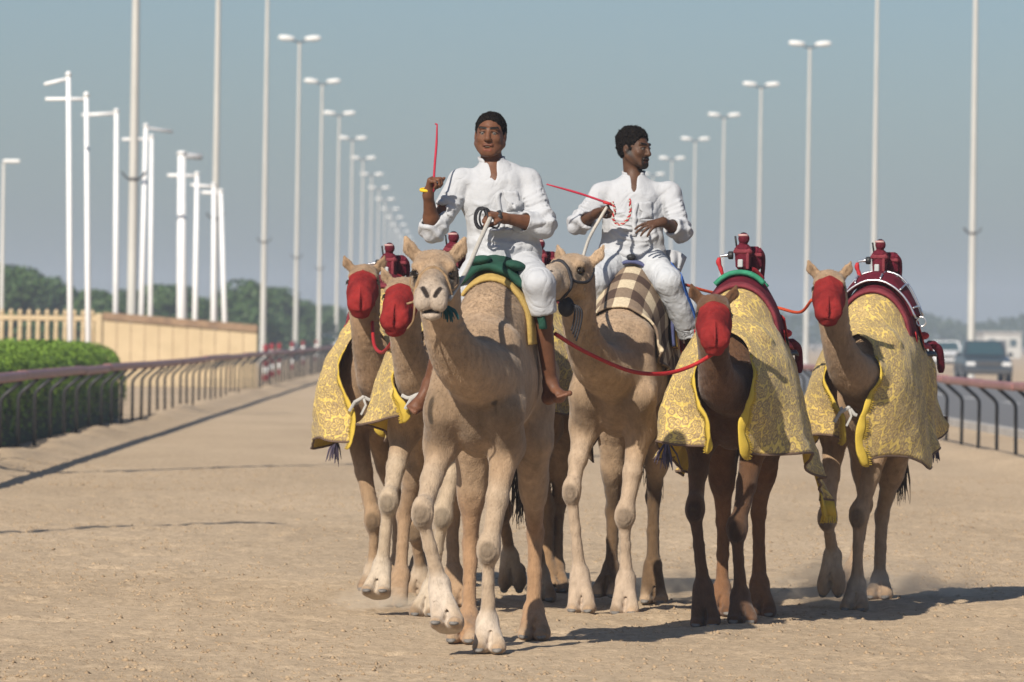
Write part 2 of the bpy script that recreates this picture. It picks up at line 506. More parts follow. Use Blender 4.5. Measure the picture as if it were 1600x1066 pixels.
fme = mesh_np('finial', np.array(fm.V), fm.F, True); fme.materials.append(BEIGE)
MB().bev((-2.2,0,2.0),(4.4,.16,.15),.02).build('top_rail', BEIGE, froot)
MB().bev((-2.2,0,.16),(4.4,.2,.34),.02).build('base_rail', BEIGE, froot)
for k in range(16):
    link('baluster', bme, parent=froot, loc=(-.2-k*.27, 0, 0)); link('finial', fme, parent=froot, loc=(-.2-k*.27, 0, 0))
MB().bev((-.0,-.02,1.08),(.22,.3,2.16),.03).build('end_post', BEIGE, froot)

# ------------------------------------------------------------------ foliage
def leaf_cloud(n, fn, size, seed, up=.4):
    """n little leaf-shaped quads; fn(k points)->(pos, outward)"""
    r = np.random.RandomState(seed)
    pos, out = fn(r, n)
    d = r.normal(size=(n,3)); d /= np.linalg.norm(d, axis=1)[:,None]
    nrm = d*.8+out+np.array((0,0,up)); nrm /= np.linalg.norm(nrm, axis=1)[:,None]
    t = np.cross(nrm, r.normal(size=(n,3))); t /= np.linalg.norm(t, axis=1)[:,None]+1e-9
    b = np.cross(nrm, t); s = size*(.6+.8*r.rand(n))[:,None]
    V = np.stack([pos-t*s, pos-b*s*.45, pos+t*s, pos+b*s*.45], 1).reshape(-1,3)
    return V, np.arange(n*4).reshape(n,4)
def leaf_mat(name, c1, c2, scale=.8):
    m = mat(name, c1, .6, c2, scale, 5, spec=.25)
    p = m.node_tree.nodes['Principled BSDF']
    p.inputs['Subsurface Weight'].default_value = 0
    return m
HEDGE = leaf_mat('hedge_leaf', (.21,.33,.04), (.14,.24,.03), 2.0)
def hedge_fn(x0,x1,y0,y1,h):
    def fn(r, n):
        u = r.rand(n); y = y0+(y1-y0)*r.rand(n)
        # rounded section: parameter around side-top-side
        a = u*pi; cx = (x0+x1)/2; w = (x1-x0)/2
        e = .35
        X = cx - w*np.sign(np.cos(a))*np.abs(np.cos(a))**e; Zt = h*np.abs(np.sin(a))**e
        endf = np.clip((y1-y)/1.2, 0, 1)**.4
        Zt = Zt*(.55+.45*endf)
        lump = .07*fbm(np.stack([X*1.2, y*1.2, Zt*1.5],1), 3, 4)
        out = np.stack([-np.cos(a), np.zeros(n), np.sin(a)],1)
        p = np.stack([X, y, Zt],1)+out*(lump+.05*r.rand(n)-.04)[:,None]
        p[:,2] = np.maximum(p[:,2], .06)
        return p, out
    return fn
hb = empty('clipped_hedge', (-7.6,80,0), 0, 'low clipped green hedge behind the left rail', 'hedge')
V, Q = leaf_cloud(90000, hedge_fn(-9.4,-6.15,58,106,1.42), .035, 11)
link('foliage', mesh_np('foliage', V-np.array((-7.6,80,0)), Q, False), HEDGE, hb)
# dense inner body of twigs so no light leaks through
xs = np.linspace(0, pi, 14); ys = np.linspace(58.2, 105.6, 60); V = []
for y in ys:
    ef = .55+.45*min(1, max(0,(105.8-y)/1.2))**.4
    for a in xs:
        c, s_ = cos(a), sin(a)
        V.append((-7.775-1.52*np.sign(c)*abs(c)**.35+7.6, y-80, max(.02, 1.30*ef*abs(s_)**.35)))
F = [(i*14+j, i*14+j+1, (i+1)*14+j+1, (i+1)*14+j) for i in range(59) for j in range(13)]
F += [tuple(range(14))[::-1], tuple(59*14+j for j in range(14))]
link('branches', mesh_np('branches', np.array(V), F, False), mat('twig', (.03,.045,.012), .9, (.05,.06,.02), 6), hb)

BARK = mat('bark', (.12,.09,.06), .9, (.07,.05,.035), 8)
LEAFS = [leaf_mat('leaf_dark', (.034,.072,.018), (.055,.098,.026), .6), leaf_mat('leaf_mid', (.048,.092,.024), (.032,.064,.017), .6)]
def tree(px, ptop, Y, wpx, label, seed, lm, group='trees behind the cream wall', dens=1.0):
    r = np.random.RandomState(seed)
    b = P(px, 525, Y); H = P(px, ptop, Y)[2]; W = wpx/KPX*Y/2
    root = empty('broadleaf_tree', (b[0], Y, 0), 0, label, 'tree', group)
    tm = MB(); hh = H*.4
    tm.tube([(0,0,-.1),(.06,.03,hh*.5),(-.03,.02,hh),(.05,0,H*.7)], [.2,.16,.13,.06], 8)
    for k in range(5):
        a = k*1.256+r.rand()*.6; tm.tube([(0,0,hh*(.6+.1*k)),(cos(a)*W*.3,sin(a)*W*.3,hh*1.2),(cos(a)*W*.6,sin(a)*W*.6,hh*1.5)], [.1,.07,.03], 6)
    tm.build('trunk', BARK, root, True)
    nb = 34; C = []; 
    for k in range(nb):
        a = r.rand()*2*pi; q = r.rand()**.5; zz = r.rand()
        rad = W*(.95-.55*zz**1.5)*q
        C.append((cos(a)*rad, sin(a)*rad, H*(.18+.70*zz), W*(.24+.18*r.rand())))
    C.append((0,0,H*.82,W*.4)); C = np.array(C)
    def fn(r, n):
        k = r.randint(0, len(C), n); d = r.normal(size=(n,3)); d /= np.linalg.norm(d,axis=1)[:,None]
        rr = C[k,3]*(.75+.3*r.rand(n))
        p = C[k,:3]+d*rr[:,None]*np.array((1,1,.75))
        p[:,2] = np.clip(p[:,2], .25, H)
        return p, d
    V, Q = leaf_cloud(int(9000*dens), fn, .19, seed)
    link('crown', mesh_np('crown', V, Q, False), lm, root)
tree_list = [(15,408,300,120,'tall'),(78,428,330,110,'round'),(150,455,320,110,'low'),(215,452,345,100,'spreading'),(268,446,330,110,'round'),
             (330,470,350,80,'small'),(375,436,340,130,'tall'),(425,450,380,110,'wide'),(468,470,420,90,'low'),(508,478,470,80,'far')]
anchors = ['at the left edge behind the first lamp','behind the two leftmost flagpoles','between the second and third flagpole','right of the nearest mast',
 'behind the thick white flagpole','behind the second mast','left of the third mast','right of the third mast','behind the first twin lamp','between the first two twin lamps']
for k,(px,pt,Y,w,ad) in enumerate(tree_list):
    tree(px, pt, Y, w*1.25, '%s dark green tree %s' % (ad, anchors[k]), 40+k, LEAFS[k%2])

# far hazy wood, one mass
def wood_fn(r, n):
    x = -300+r.rand(n)*1000; dd = r.rand(n)*60
    top = 6.4+1.3*fbm(np.stack([x*.06,np.zeros(n),np.zeros(n)],1),3,8)+.6*vnoise(np.stack([x*.35,np.zeros(n),np.zeros(n)],1),4)
    z = top*r.rand(n)**.6
    o = np.tile(np.array((0,-.6,.4)),(n,1))
    return np.stack([x, 900+dd+z*3, z],1), o
V, Q = leaf_cloud(80000, wood_fn, .6, 5)
link('far_wood', mesh_np('far_wood', V, Q, False), leaf_mat('leaf_far', (.030,.048,.022), (.020,.034,.016), .05), label='far hazy line of green trees on the horizon', kind='stuff')

# ------------------------------------------------------------------ masts and lamps
GALV = mat('galvanised_pole', (.50,.49,.45), .55, (.42,.41,.38), 2.0, spec=.4, stretch=(1,1,.2))
LAMPM = mat('lamp_housing', (.78,.78,.76), .4, (.70,.70,.68), 4)
LENS = mat('lamp_lens', (.6,.6,.58), .2)
DARK = mat('dark_metal', (.06,.06,.065), .5, (.09,.09,.09), 5)
LAMP_H = 19.3
def lamp_meshes():
    m = MB(); m.lathe([(.3,0),(.3,.06),(.17,.08),(.155,.6),(.12,LAMP_H*.5),(.085,LAMP_H-.15),(.085,LAMP_H)], 12)
    pole = mesh_np('pole', np.array(m.V), m.F, True); pole.materials.append(GALV)
    m = MB(); m.bev((0,0,LAMP_H+.04),(.34,.16,.14),.03); m.tube([(-.62,0,LAMP_H+.24),(0,0,LAMP_H+.02),(.62,0,LAMP_H+.24)], .05, 8)
    br = mesh_np('bracket', np.array(m.V), m.F, False); br.materials.append(DARK)
    heads = []
    for s in (-1,1):
        m = MB(); prof = [(.05,-.5),(.16,-.43),(.22,-.1),(.23,.15),(.17,.43),(.05,.5)]
        R = rotm('Y', s*pi/2*.93)
        m.lathe(prof, 12, (s*.80,0,LAMP_H+.30), R, 1.0, 1.0)
        V = np.array(m.V); c = np.array((s*.80,0,LAMP_H+.30)); V[:,2] = c[2]+(V[:,2]-c[2])*.75
        h = mesh_np('lamp_head', V, m.F, True); h.materials.append(LAMPM); heads.append(h)
    m = MB(); m.lathe([(.14,5.2),(.17,5.2),(.17,5.28),(.14,5.28)], 12)
    for a in (.4, pi-.4, pi+.5, -.5): m.tube([(.14*cos(a),.14*sin(a),5.24),(.28*cos(a),.28*sin(a),5.3),(.40*cos(a),.40*sin(a),5.46)], .026, 6)
    ring = mesh_np('clamp_ring', np.array(m.V), m.F, False); ring.materials.append(DARK)
    return pole, br, heads, ring
pole_me, br_me, head_me, ring_me = lamp_meshes()
def lamp(x, y, label, group, ring):
    root = empty('lamp_post', (x,y,0), rng.uniform(-.06,.06), label, 'lamp post', group)
    link('pole', pole_me, parent=root); link('bracket', br_me, parent=root)
    for h in head_me: link('lamp_head', h, parent=root)
    if ring: link('clamp_ring', ring_me, parent=root, loc=(0,0,ring))
ordn = ['first','second','third','fourth','fifth','sixth','seventh','eighth','ninth','tenth','eleventh','twelfth','thirteenth','fourteenth','fifteenth','sixteenth','seventeenth','eighteenth']
for k in [-2]+list(range(18)):
    y = 171.8+58*k
    lab = ['tall grey mast behind the cream wall, nearest of the left row','second nearest tall grey mast of the left row, behind the cream wall','tall grey mast of the left row just past the right end of the cream wall'][k] if 0<=k<3 else ('tall grey mast just outside the view on the left, its shadow crossing the track' if k==-2 else 'tall grey mast just outside the left edge beside the hedge') if k<0 else \
          'tall pale twin headed lamp post, %s in the left row with its lamps in view' % ordn[k-3]
    lamp(-9.85, y, lab, 'lamp posts in the left row', 1.0 if k<5 else None)
for k in range(11):
    y = 233.2+55.3*k
    lab = ['tall grey mast beside the road, nearest of the right row','tall grey mast of the right row just behind the rightmost robot jockey'][k] if k<2 else \
          'tall pale twin headed lamp post, %s in the right row with its lamps in view' % ordn[k-2]
    lamp(21.05, y, lab, 'lamp posts in the right row', .9 if k<1 else None)
b = empty('street_lamp', (-8.0,37.7,0), 0, 'thin unseen street lamp added outside the left edge to shadow the near sand', 'street lamp')
MB().lathe([(.1,-.1),(.08,1),(.06,9.5)],10).build('pole', GALV, b, True); MB().bev((.28,0,9.56),(.62,.22,.13),.05).build('lamp_head', LAMPM, b)  # unseen pole, added to cast the shadow line over the near sand
# single street lamp at the left edge
b = P(2, 525, 200)
root = empty('street_lamp', (b[0],200,0), 0, 'thin single headed street lamp at the left edge of the view', 'street lamp')
MB().lathe([(.1,-.1),(.08,1),(.05,7.5)],10).build('pole', GALV, root, True)
MB().bev((.28,0,7.56),(.62,.22,.13),.05).build('lamp_head', LAMPM, root)

# flagpoles with their cross arms
FLAGP = mat('white_pole', (.80,.80,.80), .4, (.72,.72,.72), 2.0)
ARM_SHADE = mat('shaded_arm', (.35,.36,.38), .8)  # shade on two flagpole arms, put into the colour
flags = [(110,530,107,118,109.5,.056,-38,14,0),(138,530,135,150,111,.056,-64,5,0),(181,490,182,174,173.5,.085,-54,6,0),(221,490,228,197,176,.085,42,9,1),
         (235,490,237,214,178,.075,-46,4,0),(284,490,284,240,181,.16,32,5,1),(305,490,308,272,184,.09,-46,2,0),(334,495,334,289,190,.08,-36,0,0),(351,498,345,299,198,.09,-30,2,0)]
fl_lab = ['leftmost white flagpole, its drooping arm pointing left','second white flagpole from the left, standing before the cream fence','white flagpole just left of the nearest grey mast',
  'white flagpole with a shade toned arm pointing right, just right of the nearest mast','white flagpole close behind the one with a shade toned right arm','thickest white flagpole with a short shade toned arm pointing right',
  'white flagpole with a level arm just left of the second mast','white flagpole hidden half behind the second mast','rightmost white flagpole of the row, leaning slightly left']
for k,(bx,by,tx,ty,Y,r,arm,drop,dark) in enumerate(flags):
    B = P(bx,by,Y); T = P(tx,ty,Y); d = (T-B)/(T[2]-B[2]); base = B-d*(B[2]+.05)
    root = empty('flagpole', tuple(base), 0, fl_lab[k], 'flagpole', 'white flagpoles behind the left rail')
    T0 = T-base
    m = MB(); m.tube([(0,0,0), T0*.5, T0], [r*1.15, r, r*.8], 10); m.tube([T0-np.array((0,0,.0)), T0+d*.08], [r*1.3, r*.6], 10)
    m.build('pole', FLAGP, root, True)
    A = P(tx+arm, ty+drop, Y)-base
    m = MB(); m.tube([T0-d*.06, A], r*.62, 8); m.build('arm', ARM_SHADE if dark else FLAGP, root, True)

# red and white marker posts beyond the left rail
REDP = mat('marker_red', lin(150,30,35), .5, lin(120,25,30), 4); WHP = mat('marker_white', (.75,.75,.73), .5)
marks = [(406,170),(424,196),(433,214),(444,226),(463,262),(479,305),(499,352),(524,430)]
mk_lab = ['nearest','second nearest','third nearest','fourth nearest','fifth nearest','third farthest','second farthest','farthest']
for k,(px,Y) in enumerate(marks):
    b = P(px,560,Y)
    root = empty('marker_post', (b[0]-.2,Y,0), 0, '%s red and white banded post behind the far left rail' % mk_lab[k], 'post', 'banded posts behind the left rail')
    for j in range(5):
        MB().lathe([(.085,j*.26-.05),(.085,j*.26+.21)],10).build('band', (REDP,WHP)[j%2], root, True)

# ------------------------------------------------------------------ pick-up, white house, far cars
CARP = mat('car_paint', (.03,.04,.05), .25, (.04,.05,.06), 2, spec=.6)
CARW = mat('car_paint_white', (.7,.7,.7), .3, (.66,.66,.66), 2, spec=.6)
GLASS = mat('car_glass', (.03,.06,.07), .08, spec=.8)
TYRE = mat('tyre', (.02,.02,.02), .9); RIM = mat('wheel_rim', (.4,.4,.42), .4, metal=.8)
LIGHT = mat('headlight_glass', (.6,.6,.6), .15); TAILR = mat('bumper', (.05,.05,.05), .6)
def car(x, y, label, paint, pickup=True, rz=0):
    root = empty('pickup_truck' if pickup else 'parked_car', (x,y,0), rz, label, 'pickup truck' if pickup else 'car')
    w = 1.86
    # body section along the length (front towards -y)
    prof = [(-2.55,.45,.62),(-2.5,.45,.98),(-1.35,.42,1.10),(-.75,.42,1.14),(1.2,.42,1.14),(2.5,.42,1.12),(2.6,.5,.7)]
    V=[];F=[]
    for (yy,z0,z1) in prof:
        for (sx,z) in ((-1,z0),(-1,z0+(z1-z0)*.6),(-.94,z1),(.94,z1),(1,z0+(z1-z0)*.6),(1,z0)): V.append((sx*w/2,yy,z))
    for i in range(len(prof)-1):
        for j in range(6): F.append((i*6+j,i*6+(j+1)%6,(i+1)*6+(j+1)%6,(i+1)*6+j))
    F += [tuple(range(6)), tuple((len(prof)-1)*6+j for j in range(6))[::-1]]
    MB().add(V,F).build('body', paint, root)
    cb = 1.0 if pickup else 2.0
    V=[(-.86,-.95,1.14),(.86,-.95,1.14),(.86,cb,1.14),(-.86,cb,1.14),(-.70,-.25,1.74),(.70,-.25,1.74),(.70,cb-.25,1.74),(-.70,cb-.25,1.74)]
    MB().add(V,[(0,3,2,1),(4,5,6,7),(0,1,5,4),(1,2,6,5),(2,3,7,6),(3,0,4,7)]).build('cabin', paint, root)
    MB().add([(-.74,-.92,1.2),(.74,-.92,1.2),(.62,-.36,1.68),(-.62,-.36,1.68)],[(0,1,2,3)]).build('windscreen', GLASS, root)
    for s in (-1,1):
        MB().add([(s*.87,-.7,1.2),(s*.87,cb-.1,1.2),(s*.735,cb-.3,1.68),(s*.735,-.2,1.68)],[(0,1,2,3)]).build('side_window', GLASS, root)
        MB().bev((s*.70,-2.53,.82),(.36,.08,.16),.03).build('headlight', LIGHT, root)
        MB().bev((s*1.02,-.62,1.2),(.2,.1,.16),.03).build('wing_mirror', paint, root)
        for yy in (-1.6,1.55):
            t = MB().lathe([(.30,-.11),(.37,-.09),(.37,.09),(.30,.11)],18,(s*.86,yy,.37),rotm('Y',pi/2)).build('wheel', TYRE, root, True)
            MB().lathe([(.05,-.118),(.22,-.116),(.22,.116),(.05,.118)],14,(s*.86,yy,.37),rotm('Y',pi/2)).build('rim', RIM, t)
    MB().bev((0,-2.56,.52),(1.8,.14,.2),.04).build('bumper', TAILR, root)
    MB().bev((0,-2.53,.83),(.95,.06,.2),.02).build('grille', TAILR, root)
b = P(1540, 553, 225); car(b[0]-.1, 225, 'dark pickup truck on the road behind the right rail', CARP, True)
b = P(1478, 553, 330); car(b[0], 330, 'white car far down the road, right of the rightmost camel', CARW, False)
b = P(520, 533, 430); car(b[0]-.6, 430, 'distant pale car at the far end of the left rail', CARW, False, .1)
HW = mat('white_render', (.50,.49,.46), .9, (.42,.41,.38), 1.0)
b = P(1560, 530, 640)
root = empty('white_house', (b[0],640,0), .1, 'small white flat roofed building behind the dark pickup truck', 'building')
MB().box((0,0,1.35),(4.2,5,2.8)).build('wall', HW, root)
MB().bev((0,0,2.85),(4.6,5.4,.22),.04).build('roof', CONC, root)
for sx in (-1.2,1.2): MB().box((sx,-2.52,1.7),(.8,.08,.8)).build('window', GLASS, root)
MB().box((0,-2.52,1.0),(.8,.08,2.0)).build('door', DARK, root)

# ================================================================== CAMELS
COAT = mat('camel_coat', (.84,.835,.83), .95, (1.10,1.10,1.10), 34, 8, attr='coat', bump=.0045, bscale=130, spec=.1, sheen=.15, stretch=(1,1,.45))
EYEM = mat('camel_eye', (.012,.008,.006), .08, spec=.7)
LASH = mat('eyelash', (.02,.014,.01), .9)
NAIL = mat('camel_nail', (.10,.092,.085), .6, (.17,.155,.14), 30)
TAILM = mat('tail_hair', (.035,.025,.018), .9, (.07,.05,.03), 30)

class Camel: pass

def make_camel(label, root, yaw, neck, head_dir, legs, cols, h=.011, hf=.006, head_up=(0,0,1), hump=1.0, scale=1.0, head_scale=1.0, mouth=.006, nails=True, hair=30000):
    """neck: list of (px,py,f,r); last entry is the poll. legs: dict rf,lf,rh,lh -> dict(knee,fet,foot,tilt)
       root: (X,Y); yaw: heading, 0 = straight at the camera"""
    c = Camel(); c.root = np.array((root[0], root[1], 0.0)); c.yaw = yaw; c.scale = scale
    Rz = rotm('Z', yaw); c.R = Rz
    def loc(px, py, f):
        W = P(px, py, root[1]-f*cos(yaw)); return Rz.T @ (W-c.root)
    def L(l, f, z): return np.array((l, -f, z))
    c.loc = loc; c.L = L
    s = scale
    # ---- joints
    J = {}
    for key, sd in (('rf',-1),('lf',1),('rh',-1),('lh',1)):
        g = legs[key]; front = key[1] == 'f'
        J[key] = {k: loc(*g[k]) for k in ('knee','fet','foot')}
        J[key]['tilt'] = g.get('tilt', 0.0); J[key]['sd'] = sd
        if J[key]['tilt'] == 0:    # planted foot stands on the sand
            W = c.root + Rz @ J[key]['foot']; J[key]['foot'][2] = gz(W[0], W[1])-.004
    npts = [L(0,.42,1.42*s)] + [loc(p[0],p[1],p[2]) for p in neck]
    nr = [.205] + [p[3]*(.84 if i < len(neck)-2 else 1) for i, p in enumerate(neck)]
    poll = npts[-1]
    hd = Rz.T @ np.array(head_dir, float); hd /= np.linalg.norm(hd)
    HF = frame(hd, Rz.T @ np.array(head_up, float)); c.HF = HF; c.poll = poll; c.hs = head_scale
    hs = head_scale
    def H(l, u, w): return poll + HF @ np.array((l*hs, -u*hs, w*hs))
    c.H = H
    hx = np.array([H(a,b,d) for a in (-.17,.17) for b in (-.12,.56) for d in (-.24,.26)])
    lo, hi = hx.min(0), hx.max(0)
    feet = np.array([J[k]['foot'] for k in J])
    blo = np.minimum(np.array((-.48,-1.0,-.03)), np.minimum(lo, feet.min(0)-.15)); bhi = np.maximum(np.array((.48,1.15,2.12*s)), np.maximum(hi, feet.max(0)+.15))
    blo[2] = -.06
    F = Field(axis_pts(blo[0], bhi[0], h, [(lo[0],hi[0])], hf), axis_pts(blo[1], bhi[1], h, [(lo[1],hi[1])], hf), axis_pts(blo[2], bhi[2], h, [(lo[2],hi[2])], hf))
    # ---- trunk
    F.ell(L(0,.05,1.41*s), (.238,.74,.315), k=.05)
    F.ell(L(0,.44,1.36*s), (.195,.29,.33), k=.06)
    F.ell(L(0,-.62,1.40*s), (.20,.30,.26), k=.10)
    F.cone(L(0,-.28,1.63*s), L(0,-.74,1.54*s), .15, .14, k=.12)
    F.cone(L(0,.45,1.58*s), L(0,.12,1.74*s), .13, .13, k=.12)
    F.ell(L(0,-.06,1.70*s), (.185,.40,.235*hump), k=.10)
    F.cone(L(0,.0,1.72*s), L(0,-.08,1.915*s*hump**.3), .16, .075, k=.12)
    F.cone(L(0,.30,1.64*s), L(0,.0,1.88*s), .055, .05, k=.10)
    F.ell(L(0,.34,1.08*s), (.10,.13,.075), k=.07)            # chest pad
    F.cone(L(0,-.86,1.56*s), L(0,-.93,1.10*s), .045, .03, k=.05)   # tail
    F.cone(L(0,-.93,1.10*s), L(.02,-.90,.92*s), .03, .022, k=.03)
    # ---- legs
    c.feet = []
    for key, j in J.items():
        sd = j['sd']; front = key[1] == 'f'; kn, fe, fo = j['knee'], j['fet'], j['foot']
        if front:
            sh = L(sd*.12, .44, 1.60*s); pt = L(sd*.158, .61, 1.25*s)
            el = np.array((sd*.170, -.44, 1.07*s))*.6 + .4*np.array((kn[0]*.6+sd*.07, kn[1]*.35-.44*.65, 1.07*s)) 
            F.cone(sh, pt, .100, .104, k=.05); F.cone(pt, el, .103, .100, k=.04); F.cone(L(sd*.12,.34,1.66*s), L(sd*.225,.53,1.30*s), .03, .035, k=.05)
            mid = el*.5+kn*.5+np.array((0,-.012,0))
            F.cone(el, mid, .083, .055, k=.045); F.cone(mid, kn, .055, .041, k=.03)
            fd = np.array((0,-1,0))
            F.ell(kn+np.array((0,-.006,.012)), (.061,.060,.090), k=.030)
            F.ell(kn+np.array((0,-.036,-.005)), (.042,.028,.055), k=.014)
            F.cone(kn, kn*.55+fe*.45, .037, .031, k=.02); F.cone(kn*.55+fe*.45, fe, .031, .043, k=.02)
        else:
            hip = L(sd*.10, -.60, 1.44*s); st = L(sd*.155, -.42, 1.08*s)*.75+.25*np.array((kn[0], -.0+kn[1]*.7, 1.08*s))
            F.cone(hip, st, .165, .112, k=.06)
            F.cone(L(sd*.11,-.74,1.36*s), st*.5+kn*.5, .12, .07, k=.09)
            F.cone(st, st*.4+kn*.6, .108, .062, k=.05); F.cone(st*.4+kn*.6, kn, .060, .043, k=.03)
            F.ell(kn+np.array((0,.012,.01)), (.046,.058,.072), k=.022)
            F.cone(kn, kn*.5+fe*.5, .043, .035, k=.02); F.cone(kn*.5+fe*.5, fe, .035, .044, k=.02)
        # foot: fetlock, two toes on a broad pad
        F.ell(fe, (.053,.050,.055), k=.025)
        tl = j['tilt']; fyaw = rotm('Z', 0)
        RF = rotm('X', tl)                         # tilt>0: toe points down / back
        def T(l, f, z, fo=fo, RF=RF): return fo + RF @ np.array((l, -f, z))
        F.cone(fe, T(0,.0,.075), .05, .062, k=.03)
        for t in (-1,1):
            F.cone(fe+np.array((t*.022,-.02,-.02)), T(t*.045,.055,.05), .036, .041, k=.014)
            F.ell(T(t*.046,.065,.032), (.044,.072,.036), R=RF, k=.012)
        F.ell(T(0,-.01,.028), (.078,.075,.032), R=RF, k=.02)
        F.plane(T(0,.02,.0), RF @ np.array((0,0,-1.0)), .16)
        F.cone(T(0,.17,.035), T(0,.06,.062), .017, .014, k=.010, op='sub'); F.cone(T(0,.075,.08), T(0,.03,.115), .013, .008, k=.012, op='sub')
        c.feet.append((key, T, RF))
    # ---- neck
    cp = catmull(np.column_stack([np.array(npts), nr]), 26)
    for i in range(len(cp)-1):
        F.cone(cp[i,:3], cp[i+1,:3], cp[i,3], cp[i+1,3], k=.035)
    c.neck = cp
    # ---- head
    def E(l,u,w,r,k=.02,op='add'): F.ell(H(l,u,w), np.array(r)*hs, R=HF, k=k*hs, op=op)
    def Cn(a,b,ra,rb,k=.02,op='add',flat=None): F.cone(H(*a), H(*b), ra*hs, rb*hs, k=k*hs, op=op, flat=flat)
    E(0,.05,.015,(.092,.125,.098),.05)                       # skull
    E(0,.0,-.03,(.085,.09,.10),.05)
    Cn((0,.06,-.01),(0,.36,-.05),.084,.062,.04)                # bridge
    Cn((0,.10,.045),(0,.34,-.012),.030,.024,.05)
    for t in (-1,1):
        Cn((t*.050,.02,.060),(t*.082,.125,.042),.034,.030,.035)     # brow
        Cn((t*.062,.10,-.055),(t*.040,.30,-.10),.044,.040,.04)    # cheek and jaw
        E(t*.070,.055,-.07,(.036,.075,.070),.04)
        E(t*.090,.128,.004,(.022,.030,.026),.012,'sub')      # eye socket
        # lips and nostrils
        E(t*.038,.435,-.093,(.046,.048,.050),.016)
        E(t*.040,.395,-.055,(.042,.060,.038),.03)
        Cn((t*.020,.466,-.056),(t*.052,.432,-.018),.0095,.0085,.008,'sub')
        # ears
        tip = (t*.150,-.035,.165); mid_ = (t*.128,-.028,.11); b0 = (t*.080,-.02,.060)
        n_ = HF @ np.array((.25*t,-1.0,.1))
        Cn(b0, mid_, .032,.034,.02, flat=(n_,.62)); Cn(mid_, tip, .034,.010,.008, flat=(n_,.55))
        Cn((t*.120,.002,.090),(t*.140,-.008,.135),.015,.009,.008,'sub')
    Cn((0,.09,-.105),(0,.36,-.150),.055,.036,.04)              # lower jaw
    E(0,.412,-.160,(.052,.054,.030),.02)                      # lower lip
    Cn((0,.475,-.105),(0,.485,-.060),.006,.004,.008,'sub')     # split lip
    E(0,.455,-.138,(.046,.075,mouth),.008,'sub')             # mouth
    c.F = F
    V, Q = F.mesh()
    V = smooth_mesh(V, Q, 1, .4)
    N_ = vnormals(V, Q)
    # fleece and skin folds
    d = .0018*fbm(V*np.array((28,28,16)), 3, 2)+.004*fbm(V*7, 2, 4)
    wn_ = np.clip(1-seg_dist(V, cp[6,:3], cp[18,:3])/.25, 0, 1)
    d += .004*wn_*np.sin(V[:,2]*150+3*fbm(V*9,2,5))*np.clip(vnoise(V*7,8)+.3,0,1)
    for key, j in J.items():
        if key[1]=='f':
            dk = np.linalg.norm(V-(j['knee']+np.array((0,-.05,0))),axis=1)
            d += .0042*np.clip(1-dk/.08,0,1)*np.sin(dk*330+2*vnoise(V*30,3))
    # ribs showing faintly on the flanks
    rb = np.clip(1-np.abs(V[:,2]-1.35)/.22,0,1)*np.clip(1-np.abs(V[:,1]-.02)/.42,0,1)*np.clip((np.abs(V[:,0])-.15)/.08,0,1)
    d += .004*rb*np.sin(V[:,1]*62+V[:,2]*14)
    V = V + N_*d[:,None]
    # ---- coat colour
    body, legc, front_low, muzzle = (np.array(q) for q in (cols['body'], cols['leg'], cols['low'], cols['muz']))
    C = np.tile(body, (len(V),1))
    n1 = fbm(V*3.2, 3, 31)[:,None]; C = C*(1+.20*n1)
    st_ = fbm(V*np.array((22,22,5)), 3, 61)[:,None]; C = C*(1+.11*st_)
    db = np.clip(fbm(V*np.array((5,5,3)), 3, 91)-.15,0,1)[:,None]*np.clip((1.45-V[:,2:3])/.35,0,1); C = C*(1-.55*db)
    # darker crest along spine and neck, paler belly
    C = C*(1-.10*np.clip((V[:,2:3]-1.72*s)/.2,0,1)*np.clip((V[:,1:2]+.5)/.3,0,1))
    for key, j in J.items():
        lc = legc if key[1]=='h' else np.array(cols.get('fleg', cols['leg']))
        C = paint(C, V, j['knee']+np.array((0,0,.22)), j['knee'], .10, .12, lc, .8)
        C = paint(C, V, j['knee'], j['foot'], .09, .05, lc, .95)
        C = paint(C, V, j['fet']-np.array((0,0,.02)), j['foot'], .07, .06, front_low if key[1]=='f' else lc*1.1, .85)
        if key[1]=='f':
            dk = j['knee']+np.array((0,-.055,-.006))
            C = paint(C, V, dk+np.array((0,0,.02)), dk-np.array((0,0,.02)), .030, .026, lc*.5, .9)
    C = paint(C, V, H(0,.36,-.09), H(0,.47,-.10), .075, .07, muzzle, .9)
    C = paint(C, V, H(0,.2,-.0), H(0,.36,-.03), .035, .05, muzzle*.85+body*.2, .6)
    for t in (-1,1):
        C = paint(C, V, H(t*.098,.135,-.006), H(t*.085,.165,-.035), .018, .022, body*.16, .9)
        C = paint(C, V, H(t*.020,.462,-.056), H(t*.046,.425,-.018), .010, .006, (.03,.022,.018), 1)
        C = paint(C, V, H(t*.120,.010,.09), H(t*.140,.0,.135), .010, .015, body*.45, .8)
    C = paint(C, V, H(-.03,.45,-.138), H(.03,.45,-.138), .009, .006, (.02,.013,.012), 1)
    C = paint(C, V, H(0,.48,-.112), H(0,.488,-.068), .004, .006, body*.35, .8)
    # dusty dark patches on chest
    for (l,f,z,r) in cols.get('patch', []):
        C = paint(C, V, L(l,f,z), L(l*1.15,f-.05,z-.14), r, r*1.3, body*.45, .6)
    for (l,f,z0,z1) in cols.get('brand', []):
        C = paint(C, V, L(l,f,z0), L(l*1.02,f,z1), .012, .012, body*.16, .85)
    n2 = fbm(V*np.array((40,40,18)), 2, 77)[:,None]; C = np.clip(C*(1+.06*n2), .005, .9)
    c.obj = empty('camel', c.root, yaw, label, 'camel', 'racing camels walking up the track')
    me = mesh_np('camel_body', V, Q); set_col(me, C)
    link('body', me, COAT, c.obj)
